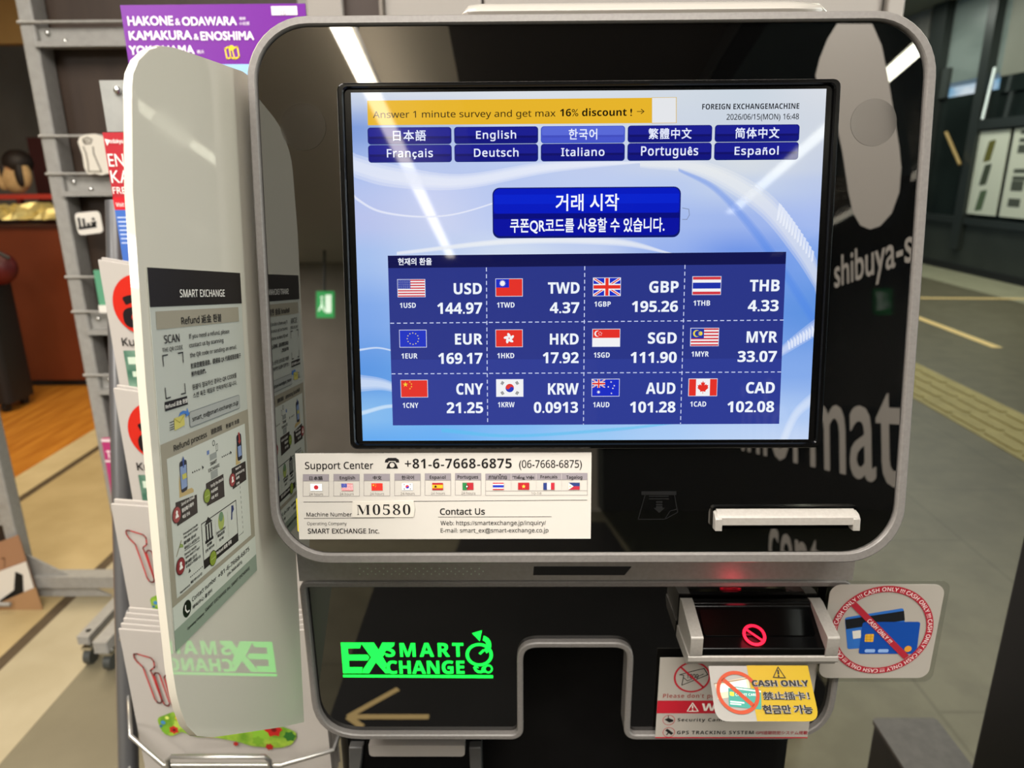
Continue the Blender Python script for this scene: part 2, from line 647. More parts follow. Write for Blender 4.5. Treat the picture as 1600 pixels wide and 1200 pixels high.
# tactile paving and brass arrow in the concourse floor
M_tac = noisy('tactile_yellow', '#9a8d55', '#a99b62', 8, 0.6)
t = thing('tactile_paving', (2.62, 6.0, 0.0), 'yellowish ribbed tactile guide paving running across the concourse floor', 'paving')
m = MB()
m.box(2.40, 2.2, 0.0, 2.86, 12.0, 0.003, M_tac)
m.build('tile', t)
for k in range(4):
    m = MB()
    y = 2.25
    x = 2.44 + 0.105 * k
    while y < 12.0:
        m.prism(rrect(x, y, x + 0.045, y + 0.27, 0.02, 3), 0.003, 0.009, M_tac)
        y += 0.3
    m.build('rib', t)
for p, q, lab in ((onZ(1436, 466), onZ(1640, 467.5), 'pale brass line lying level across the grey concourse floor, the farther one'), (onZ(1430, 495), onZ(1559, 544), 'pale brass line slanting across the grey concourse floor, the nearer one')):
    m = MB()
    p, q = V((p.x, p.y)), V((q.x, q.y))
    m.line(tuple(p), tuple(q), 0.085, 0.0035, pbr('brass_lit', '#f2d391', 0.35, 0.0))
    tag(m.build('floor_line'), lab, 'floor marking', 'brass lines in the concourse floor')
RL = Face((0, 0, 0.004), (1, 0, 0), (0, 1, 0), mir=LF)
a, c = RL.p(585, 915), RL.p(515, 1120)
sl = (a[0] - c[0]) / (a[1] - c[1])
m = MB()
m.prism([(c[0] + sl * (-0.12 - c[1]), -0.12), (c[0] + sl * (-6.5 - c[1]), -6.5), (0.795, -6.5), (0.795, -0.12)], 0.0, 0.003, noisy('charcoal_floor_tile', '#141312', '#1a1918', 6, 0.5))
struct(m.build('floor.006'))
m = MB(RL)
for p, q in (((543, 1121), (622, 1077)), ((543, 1121), (670, 1121)), ((543, 1121), (566, 1137))):
    m.line(RL.p(*p), RL.p(*q), 0.017, 0.0004 * len(m.f), pbr('brass_lit', '#f2d391', 0.35, 0.0))
struct_arrow = tag(m.build('floor_arrow'), 'brass arrow inlaid in the floor in front of the machine, mirrored in its lower panel', 'floor marking')

# facade across the concourse (a wall along X = 6)
XF = Face((6.0, 0, 0), (0, -1, 0), (0, 0, 1))


def fpx(*q):
    return XF.p(*q)


M_fdark = noisy('dark_facade_base', '#30342f', '#383c36', 2, 0.45)
M_fgl = noisy('shop_window_dark', '#171d1b', '#232b28', 1.2, 0.15, spec=0.6)
M_fpale = noisy('pale_soffit_glass', '#76827c', '#8b9690', 1.0, 0.3, stretch=(1, 1, 3))
M_fbeige = noisy('beige_blind', '#77786b', '#828376', 1.5, 0.6)
slab('wall_right', 6.05, 3.0, 0, 6.4, 14.4, fpx(1480, 152)[1], M_fgl)
slab('wall_right.001', 6.05, 3.0, fpx(1500, 126)[1], 6.4, 14.4, 3.6, M_fpale)
slab('baseboard_right', 5.98, 3.0, 0, 6.05, 14.4, 0.09, M_black)
m = MB(XF)
y0, y1 = fpx(1438, 300)[0], -3.0
m.box(y0, 0.09, -0.05, y1, fpx(1560, 352)[1], 0.0, M_fdark)
struct(m.build('wall_right.002'))
m = MB(XF)
ub = fpx(1572, 60)[0]
m.box(ub, fpx(1570, 118)[1], -0.05, -3.0, 3.6, -0.01, M_fbeige)
m.box(ub, fpx(1480, 158)[1], -0.05, -3.0, fpx(1570, 118)[1], -0.02, M_fgl)
struct(m.build('wall_right.003'))
m = MB(XF)
u0 = fpx(1412, 20)[0]
u1 = fpx(1457, 20)[0]
m.box(u0 - 0.6, 0.0, -0.05, u1, 3.6, 0.02, noisy('stone_panel', '#74726b', '#86847c', 4, 0.6))
struct(m.build('wall_right.004'))
wn = MB(XF)
for xa, xb in ((1458, 1480), (1544, 1558)):
    wn.box(fpx(xa, 60)[0], 0.3, -0.05, fpx(xb, 60)[0], 3.6, 0.06, M_alu)
wn.box(fpx(1545, 60)[0], fpx(1560, 200)[1], -0.05, -3.0, fpx(1560, 185)[1], 0.05, M_alu)
wn.box(fpx(1458, 60)[0], fpx(1560, 356)[1], -0.05, -3.0, fpx(1560, 345)[1], 0.04, M_alu)
struct(wn.build('window_2', bevel=0.004))
m = MB(XF)
m.box(fpx(1457, 140)[0], fpx(1480, 152)[1], -0.05, fpx(1478, 140)[0], fpx(1480, 106)[1], 0.0, pbr('grey_sign_box', '#3f4440', 0.5))
tag(m.build('hanging_sign_box', bevel=0.01), 'dark grey box mounted high on the window across the concourse', 'box')
M_post = pap('#dcdecb')
for k, (xa, xb, lab) in enumerate(((1512, 1572, 'first pale poster on the dark window across the concourse, with three small pictures'),
                                   (1578, 1640, 'second pale poster on the window across the concourse, with dark lines of print'))):
    m = MB(XF)
    ua, ub2 = fpx(xa, 250)[0], fpx(xb, 250)[0]
    va, vb2 = fpx(1560, 338)[1], fpx(1560, 203)[1]
    m.box(ua, va, 0.0, ub2, vb2, 0.008, M_post)
    if k == 0:
        for f, hh in ((0.76, '#6d6a35'), (0.48, '#4d5444'), (0.17, '#5c6d52')):
            uc, vc = ua + (ub2 - ua) * 0.55, va + (vb2 - va) * f
            m.poly(rpoly([(uc - 0.09, vc - 0.14), (uc + 0.06, vc - 0.12), (uc + 0.11, vc + 0.14), (uc - 0.03, vc + 0.12)], 0.02, 3), 0.009, pap(hh))
    else:
        for f, hgt in ((0.93, .05), (0.84, .05), (0.72, .1), (0.5, .05), (0.42, .05), (0.3, .12), (0.12, .1)):
            m.rect(ua + 0.12, va + (vb2 - va) * f, ua + (ub2 - ua) * (0.75 if hgt < .1 else 0.5), va + (vb2 - va) * f + hgt, 0.009, pap('#55594f'))
    tag(m.build('poster'), lab, 'poster', 'posters across the concourse')
m = MB(XF)
a, c = fpx(1492, 207), fpx(1514, 257)
m.tube([(a[0], a[1], 0.12), (c[0], c[1], 0.12)], 0.022, pbr('pale_wood_pole', '#a98c52', 0.5))
tag(m.build('pole', angle=60), 'thin pale wooden pole slanting before the dark window', 'pole')
m = MB(XF)
a, c = fpx(1566, 105), fpx(1546, 186)
m.tube([(a[0], a[1], 0.09), (c[0], c[1], 0.09)], 0.016, pbr('bright_tube', '#d8e4dc', 0.4, emit='#d8e4dc', es=0.6))
tag(m.build('tube_lamp', angle=60), 'slim lit tube lamp beside the window frame across the concourse', 'lamp')

# ------------------------------------------------------------------ shop behind, on the left
M_steel = noisy('rack_grey_paint', '#918f8a', '#999792', 60, 0.4, metal=0.0)
M_back = noisy('dark_walnut_board', '#35281f', '#3d2f25', 4, 0.5, 6, (6, 1, 1))
M_chrome = pbr('chrome', '#c8c8c4', 0.12, 1.0)
M_screw = pbr('screw_zinc', '#d8d8d4', 0.25, 1.0)


def caster(x, y, name, par):
    m = MB()
    m.tube([(x - 0.010, y, 0.026), (x + 0.010, y, 0.026)], 0.025, pbr('grey_rubber', '#3d403e', 0.4), 18)
    c = m.build(name, par, angle=50)
    m = MB()
    m.tube([(x, y + 0.01, 0.06), (x, y + 0.01, 0.10)], 0.008, M_chrome)
    m.box(x - 0.014, y - 0.016, 0.052, x + 0.014, y + 0.016, 0.06, M_chrome)
    m.build('fork', c, angle=50)


# tall brochure rack with walnut back boards
YR = 1.37
zr = lambda y: onY(60, y, YR).z
t = thing('brochure_rack', (-0.9, 1.4, 0), 'tall grey metal brochure rack with dark walnut back boards, behind the white side panel', 'rack')
for x in (-1.222, -0.56):
    m = MB()
    m.box(x, YR, 0.10, x + 0.036, YR + 0.06, 2.05, M_steel)
    m.build('post', t, bevel=0.004)
m = MB()
m.box(-1.2, YR + 0.062, 0.15, -0.53, YR + 0.075, 2.0, M_back)
m.build('back_board', t)
for ya, yb in ((42, 70), (277, 303), (490, 519), (588, 612)):
    m = MB()
    z0, z1 = zr(yb), zr(ya)
    m.box(-1.19, YR + 0.015, z0, -0.55, YR + 0.03, z1, M_steel)
    m.box(-1.19, YR - 0.012, z0 - 0.006, -0.55, YR + 0.03, z0 + 0.006, M_steel)
    r = m.build('rail', t, bevel=0.002)
    for xs in (-1.165, -1.125):
        m = MB()
        m.ball((xs, YR + 0.013, (z0 + z1) / 2 - 0.004 + (0.012 if xs < -1.15 else -0.006)), 0.0065, M_screw, 5)
        m.build('screw', r)
for y in (35, 213, 272, 433, 487, 586):
    m = MB()
    z = zr(y)
    m.tube([(-1.222, YR - 0.004, z), (-0.55, YR - 0.004, z)], 0.0036, M_steel)
    m.build('rod', t, angle=50)
m = MB()
m.box(-1.24, YR - 0.16, 0.075, -1.2, YR + 0.2, 0.11, M_steel)
m.build('foot', t, bevel=0.004)
for x, y in ((-1.22, 1.245), (-1.22, 1.55)):
    caster(x, y, 'caster', t)

# stickers and leaflets on it
RF = Face((0, YR - 0.012, 0), (1, 0, 0), (0, 0, 1))
m = MB(RF)
pts = [RF.p(*q) for q in [(137, 210), (150, 209), (160, 213), (172, 211), (174, 270), (160, 274), (150, 271), (139, 273), (133, 262), (130, 242), (123, 222), (126, 214)]]
m.prism(rpoly(pts[::-1], 0.006, 3), 0, 0.004, pap('#d9d3c6'))
gl = pap('#8d877b')
for loopp in ([(131, 218), (138, 215), (145, 218), (143, 224), (135, 225), (132, 221), (140, 220)], [(132, 230), (136, 240), (139, 255), (140, 268), (160, 268), (153, 252), (148, 240), (147, 230)]):
    m.lines([RF.p(*q) for q in loopp], 0.004, 0.0045, gl)
tag(m.build('die_cut_sticker'), 'cream die-cut card with a grey swirl, hung on the dark walnut board', 'sticker')
m = MB(RF)
pts = [RF.p(*q) for q in [(117, 333), (156, 329), (163, 363), (124, 368)]]
m.prism(rpoly(pts[::-1], 0.012, 4), 0, 0.003, pap('#ddd8cf'))
for a, b in (((124, 340), (127, 357)), ((131, 341), (134, 356)), ((124, 357), (152, 353)), ((139, 348), (140, 355)), ((147, 340), (147, 344)), ((144, 347), (151, 353)), ((151, 346), (145, 354))):
    m.line(RF.p(*a), RF.p(*b), 0.007, 0.0035, pap('#3b3a3a'))
tag(m.build('rounded_sticker'), 'white rounded square card with a black drawing, on the walnut board below the cream one', 'sticker')
G_RACK = 'leaflets in the tall rack'
m = MB()
a, b, c = onY(147, 422, 1.34), onY(200, 420, 1.34), onY(158, 487, 1.34)
m.box(a.x, 1.335, c.z, b.x, 1.345, a.z, pap('#5e9c7c'))
m.box(a.x, 1.330, c.z - 0.001, b.x, 1.335, c.z + 0.018, pap('#e6e2da'))
tag(m.build('leaflet', bevel=0.001), 'green leaflet with a white foot in the tall rack, beside the red circle magazine', 'leaflet', G_RACK)
m = MB()
F2 = Face((0, 1.33, 0), (1, 0, 0), (0, 0, 1))
a, c = F2.p(158, 686), F2.p(176, 800)
m = MB(F2)
m.prism([(a[0], c[1]), (a[0] + 0.16, c[1]), (a[0] + 0.16, a[1]), (a[0], a[1])], -0.012, 0, pap('#b33a72'))
m.rect(a[0], F2.p(165, 722)[1], a[0] + 0.16, F2.p(165, 719)[1], 0.0008, pap('#e8d8dc'))
m.tx('Tour', a[0] + 0.008, F2.p(165, 716)[1], a[0] + 0.055, F2.p(165, 704)[1], 0.0008, pap('#f3e6ea'))
m.rect(a[0], F2.p(165, 685)[1] - 0.01, a[0] + 0.16, a[1], 0.0008, pap('#e8d8dc'))
tag(m.build('leaflet'), 'pink leaflet with a white title low in the tall rack, behind the grey tube', 'leaflet', G_RACK)
for y in (721, 771):
    pass

# second rack at the left edge of the picture
YL = 1.56
t = thing('brochure_rack', (-1.95, YL, 0), 'grey metal brochure rack at the left edge, low part with tan brochures', 'rack')
for x in (-1.70, -2.4):
    m = MB()
    m.box(x, YL, 0.08, x + 0.04, YL + 0.05, 0.95, M_steel)
    m.build('post', t, bevel=0.004)
zl = lambda y: onY(20, y, YL).z
m = MB()
m.box(-2.37, YL + 0.04, 0.1, -1.68, YL + 0.05, 0.9, M_back)
m.build('back_board', t)
for y in (735, 783, 930):
    m = MB()
    m.tube([(-2.4, YL - 0.052, zl(y)), (-1.69, YL - 0.052, zl(y))], 0.007, M_steel)
    m.build('rod', t, angle=50)
m = MB()
m.box(-2.37, YL + .004, zl(822), -1.69, YL + 0.03, zl(795), M_steel)
m.build('rail', t, bevel=0.003)
m = MB()
p, q = onZ(62, 925, 0.09), onZ(160, 930, 0.09)
m.box(-1.70, YL + .001, 0.06, -1.27, YL + 0.05, 0.10, M_steel)
m.build('foot', t, bevel=0.004)
m = MB()
m.prism([(-1.66, 0.0), (-1.40, 0.0), (-1.66, 0.16)], -0.006, 0.0, M_steel)
o = m.build('gusset', t)
o.rotation_euler = (math.radians(90), 0, 0)
o.location = (-1.53 + 1.95, 0.02, 0.10)
for x, y in ((-1.30, YL), (-2.3, YL - 0.02)):
    caster(x, y, 'caster', t)
m = MB()
m.box(-1.31, 1.25, 0.075, -1.275, 1.56, 0.10, M_steel)
m.build('foot', t, bevel=0.004)
caster(-1.292, 1.27, 'caster', t)
F3 = Face((0, YL - 0.022, 0), (1, 0, 0), (0, 0, 1))


def brochure_q(F, px, thick, mat, extra, lab, group, name='brochure', cat='brochure'):
    m = MB(F)
    P = [F.p(*q) for q in px]
    m.prism(P, -thick, 0, mat)
    extra(m)
    return tag(m.build(name), lab, cat, group)


def ex1(m):
    m.T3('7', (6, 888), (11, 884), (5, 873), 0.001, pap('#6f4f3a'))


def ex2(m):
    m.qpx([(24, 893), (36, 898), (37, 925), (20, 940), (0, 950), (0, 938), (22, 922)][::-1], 0.001, pap('#151515'))


def ex3(m):
    m.qpx([(0, 987), (8, 986), (11, 992), (8, 1002), (0, 1010)][::-1], 0.001, pap('#241010'))
    m.qpx([(0, 992), (7, 992), (8, 996), (0, 1003)][::-1], 0.0015, pap('#a02a28'))


GL_ = 'brochures in the left rack'
brochure_q(F3, [(-60, 960), (58, 930), (28, 836), (-60, 870)], 0.004, pap('#9c7558'), ex1, 'tan brochure with a small number, upper one in the left rack', GL_)
F3 = Face((0, YL - 0.029, 0), (1, 0, 0), (0, 0, 1))
brochure_q(F3, [(-60, 1000), (62, 952), (40, 878), (-60, 915)], 0.004, pap('#d6d1c8'), ex2, 'white brochure with a black figure, middle one in the left rack', GL_)
F3 = Face((0, YL - 0.036, 0), (1, 0, 0), (0, 0, 1))
brochure_q(F3, [(-60, 1075), (68, 958), (55, 918), (-60, 968)], 0.004, pap('#a4805c'), ex3, 'tan brochure with a dark red spot, lowest one in the left rack', GL_)

# counter, crinkled gold foil, small figure, case and bag far left
YC = 4.05
zc = lambda y: onY(40, y, YC).z
m = MB()
xr = onY(104, 560, YC).x
M_cnt = noisy('red_brown_laminate', '#5e2a14', '#6b321a', 2.0, 0.35)
t = thing('counter', (-3.6, 4.3, 0), 'red-brown shop counter behind the racks on the left', 'counter')
m.box(-4.6, YC, 0.05, xr + 0.22, YC + 0.6, zc(355), M_cnt)
m.build('body', t, bevel=0.006)
m = MB()
m.box(-4.62, YC - 0.02, zc(355), xr + 0.24, YC + 0.62, zc(351), pbr('counter_edge', '#3a1a10', 0.4))
m.build('countertop', t)
m = MB()
m.box(-4.55, YC + 0.04, 0, xr + 0.18, YC + 0.56, 0.05, M_black)
m.build('plinth', t)
import random
rnd = random.Random(4)
m = MB()
nx, nz = 26, 9
z0, z1 = zc(351), zc(319)
pts = []
for i in range(nx):
    for j in range(nz):
        pts.append((-3.75 + 0.95 * i / (nx - 1), YC + 0.05 + 0.2 * j / (nz - 1) + rnd.uniform(-.03, .03), z0 + (z1 - z0) * math.sin(math.pi * (0.08 + 0.75 * j / (nz - 1))) * (0.75 + rnd.uniform(0, .3))))
m.add(pts, [(i * nz + j, (i + 1) * nz + j, (i + 1) * nz + j + 1, i * nz + j + 1) for i in range(nx - 1) for j in range(nz - 1)], pbr('gold_foil', '#dccb86', 0.35, 0.45))
o = tag(m.build('gold_foil', smooth=False), 'crinkled gold foil lying along the brown counter', 'foil')
sm = o.modifiers.new('thickness', 'SOLIDIFY')
sm.thickness = 0.004
m = MB()
m.box(-4.6, YC + 0.34, zc(314), xr + 0.25, YC + 0.40, zc(306), pbr('red_shelf', '#b5372a', 0.4))
t = thing('counter_shelf', (-3.7, 4.5, zc(351)), 'narrow red shelf edge above the gold foil on the counter', 'shelf')
m.build('board', t)
for x in (-4.4, -3.4, xr + 0.1):
    m = MB()
    m.box(x, YC + 0.35, zc(351), x + 0.03, YC + 0.39, zc(314), pbr('red_shelf_post', '#5a1c16', 0.5))
    m.build('post', t)
yf = YC + 0.37
fz = lambda x, y: onY(x, y, yf)
t = thing('figurine', tuple(fz(26, 306)), 'small beige seated figure with long dark hair on the red shelf', 'figurine')
c = fz(26, 285)
c.z = zc(306) + 0.104
m = MB()
m.ball(tuple(c), 0.095, noisy('plush_beige', '#b9996b', '#c6a678', 30, 0.8), 10, (1.0, 0.75, 1.05))
m.ball((c.x + 0.075, c.y - 0.02, c.z + 0.02), 0.055, MATS['plush_beige'], 8, (0.8, 0.8, 1.5))
m.ball((c.x - 0.075, c.y - 0.02, c.z - 0.01), 0.05, MATS['plush_beige'], 8, (0.8, 0.8, 1.4))
m.build('body', t)
c = fz(24, 258)
m = MB()
m.ball(tuple(c), 0.07, pbr('figure_skin', '#b88c68', 0.7), 9)
h = m.build('head', t)
m = MB()
m.ball((c.x + 0.012, c.y + 0.01, c.z + 0.018), 0.088, pbr('dark_hair', '#170d0a', 0.6), 10, (1.05, 1, 0.95))
m.ball((c.x + 0.05, c.y - 0.05, c.z - 0.06), 0.04, MATS['dark_hair'], 8, (0.8, 0.6, 2.0))
m.ball((c.x - 0.06, c.y - 0.04, c.z - 0.05), 0.035, MATS['dark_hair'], 8, (0.7, 0.6, 1.8))
m.build('hair', h)
Yk = 3.5
pk = lambda x, y: onY(x, y, Yk)
t = thing('suitcase', (pk(10, 600).x, Yk + 0.12, 0), 'black upright case on the floor in front of the brown counter', 'suitcase')
a, b = pk(-30, 600), onY(22, 440, Yk + .24)
m = MB()
m.prism(rrect(a.x, Yk, b.x, Yk + 0.24, 0.04, 4), 0.06, b.z, pbr('black_case', '#0d0b0c', 0.5))
m.build('shell', t, bevel=0.02, seg=3)
m = MB()
m.tube([(b.x - 0.3, Yk + 0.18, b.z - 0.01), (b.x - 0.3, Yk + 0.18, b.z + 0.02), (b.x - 0.12, Yk + 0.18, b.z + 0.02), (b.x - 0.12, Yk + 0.18, b.z - 0.01)], 0.009, M_black)
m.build('handle', t, angle=60)
for dx in (-0.06, -0.3):
    for dy in (0.04, 0.2):
        m = MB()
        m.tube([(b.x + dx - 0.012, Yk + dy, 0.03), (b.x + dx + 0.012, Yk + dy, 0.03)], 0.03, M_black, 14)
        m.build('wheel', t, angle=50)
m = MB()
cc = pk(-18, 408)
m.ball((cc.x - .03, Yk + 0.1, b.z + 0.10), 0.09, noisy('red_nylon', '#480c10', '#5a1214', 12, 0.5), 12, (1.2, 0.9, 1.1))
t2 = thing('bag', (cc.x, Yk + 0.1, b.z), 'dark red soft bag resting on the black case', 'bag')
m.build('pouch', t2)
m = MB()
m.tube([(cc.x - 0.08, Yk + 0.02, b.z + 0.17), (cc.x, Yk + 0.0, b.z + 0.235), (cc.x + 0.1, Yk + 0.03, b.z + 0.16)], 0.012, M_black)
m.build('strap', t2, angle=60)

# wall behind the shop: beige upper panel, red cloth, dark rest
slab('wall_front.001', -5.0, 5.2, onY(10, 68, 5.2).z, onY(60, 30, 5.2).x, 5.3, 2.7, noisy('beige_lit_panel', '#b8965c', '#c4a166', 1, 0.7))
m = MB()
a, b = onY(44, 215, 5.1), onY(100, 300, 5.1)
m.box(a.x, 5.08, 0.5, b.x, 5.1, a.z, pbr('dark_red_cloth', '#3a0c0a', 0.8))
struct(m.build('wall_front.002'))

# white cabinet behind the machine
t = thing('cabinet', (0.1, 1.1, 0), 'tall off-white cabinet standing right behind the machine', 'cabinet')
M_cab = noisy('offwhite_panel', '#8a847d', '#908a83', 2, 0.5)
xs = [(-0.44, onY(534, 10, 1.0).x), (onY(600, 10, 1.0).x, onY(752, 5, 1.0).x), (onY(756, 5, 1.0).x, onY(1380, 5, 1.0).x)]
m = MB()
m.box(-0.43, 1.02, 0.0, 0.665, 1.4, 2.2, pbr('cabinet_gap', '#3a2c24', 0.6))
m.build('carcass', t)
for a, b in xs:
    m = MB()
    m.box(a, 1.0, 0.06, b, 1.02, 2.18, M_cab)
    m.build('door', t, bevel=0.003)
m = MB()
m.box(xs[2][1] + 0.004, 0.99, 0.0, 0.671, 1.4, 2.2, M_cab)
m.build('side_panel', t, bevel=0.003)
m = MB()
m.box(onY(594, 5, 1.0).x, 0.985, 0.05, onY(599, 5, 1.0).x, 1.02, 2.18, pbr('cabinet_trim', '#6f665c', 0.4))
m.build('trim', t)

# ceiling lamps and exit sign behind the customer
M_tube = pbr('led_tube', '#fff6e4', 0.4, emit='#fff4de', es=14.0)
def ceiling_lamp(x, y0, y1, z, hw, lab):
    t = thing('ceiling_lamp', (x, (y0 + y1) / 2, z), lab, 'lamp', 'linear ceiling lamps')
    m = MB()
    m.box(x - hw - 0.012, y0 - 0.01, z - 0.02, x + hw + 0.012, y1 + 0.01, z, pbr('lamp_housing', '#c9c6c0', 0.5))
    m.build('housing', t)
    m = MB()
    m.box(x - hw, y0, z - 0.032, x + hw, y1, z - 0.0205, M_tube)
    m.build('diffuser', t)
    return t


ZL = 2.52
LZ = Face((0, 0, ZL), (1, 0, 0), (0, -1, 0), mir=HF)
l0, l1, l2 = LZ.p(552, 50), LZ.p(578, 128), LZ.p(640, 275)
lx = (l0[0] + l1[0] + l2[0]) / 3
t = ceiling_lamp(lx, -6.3 + .4, -1.7, ZL, 0.032, 'long slim ceiling lamp over the shop side, mirrored as the streak left on the screen')
M_tube = pbr('led_tube_bright', '#fff6e4', 0.4, emit='#fff4de', es=30.0)
ceiling_lamp(1.66, -5.2, -2.2, 2.72, 0.036, 'long slim ceiling lamp outside the glass wall, mirrored as the streak on the right')
m = MB()
m.box(lx - .03, -5.85, ZL + .001, lx + .03, -1.75, ZL + .012, pbr('added_uplight_glow', '#fff6e4', 0.4, emit='#fff4de', es=9.0))  # glowing strip added to brighten the ceiling in the head's reflection
m.build('added_uplight', t)
for yy in (-5.5, -2.2):
    m = MB()
    m.tube([(lx, yy, ZL + .012), (lx, yy, 2.7)], .004, M_alu, 6)
    m.build('hanger', t, angle=60)
t = thing('exit_sign', (-1.9, -6.6, 2.15), 'lit green exit sign hanging at the far end of the shop behind the customer', 'sign')
a = [hh for hh in (0,)]
EF = Face((0, -6.6, 0), (-1, 0, 0), (0, 0, 1), mir=HF)
e0, e1 = EF.p(494, 496), EF.p(521, 455)
m = MB(Face((0, -6.6, 0), (-1, 0, 0), (0, 0, 1)))
# faces +Y (towards the machine)
m.F.N = V((0, 1, 0))
m.box(e0[0], e0[1], -0.04, e1[0], e1[1], 0.0, pbr('exit_green', '#1c9a48', 0.4, emit='#2fae58', es=1.6))
uc, vc = (e0[0] + e1[0]) / 2, (e0[1] + e1[1]) / 2
hw = abs(e1[0] - e0[0]) / 2
wht = pbr('exit_white', '#f0fff0', 0.4, emit='#e8ffe8', es=2.2)
m.rect(uc - hw * 0.75, vc - hw, uc - hw * 0.05, vc + hw * 1.1, 0.002, wht)
m.disc(uc + hw * 0.35, vc + hw * 0.8, hw * 0.16, 0.002, wht, 14)
m.lines([(uc + hw * 0.35, vc + hw * 0.5), (uc + hw * 0.35, vc - hw * 0.1), (uc + hw * 0.7, vc - hw * 0.7)], hw * 0.18, 0.002, wht)
m.line((uc + hw * 0.35, vc - hw * 0.1), (uc + hw * 0.05, vc - hw * 0.8), hw * 0.18, 0.0025, wht)
m.build('panel', t)
m = MB()
m.tube([(-uc, -6.58, e1[1]), (-uc, -6.58, 2.7)], 0.012, M_alu)
m.build('hanger', t, angle=60)

# ------------------------------------------------------------------ flags
def star(m, u, v, r, w, mat, n=5, a0=90, k=0.4):
    m.poly([(u + (r if i % 2 == 0 else r * k) * math.cos(math.radians(a0 + 180 * i / n)), v + (r if i % 2 == 0 else r * k) * math.sin(math.radians(a0 + 180 * i / n))) for i in range(2 * n)], w, mat)


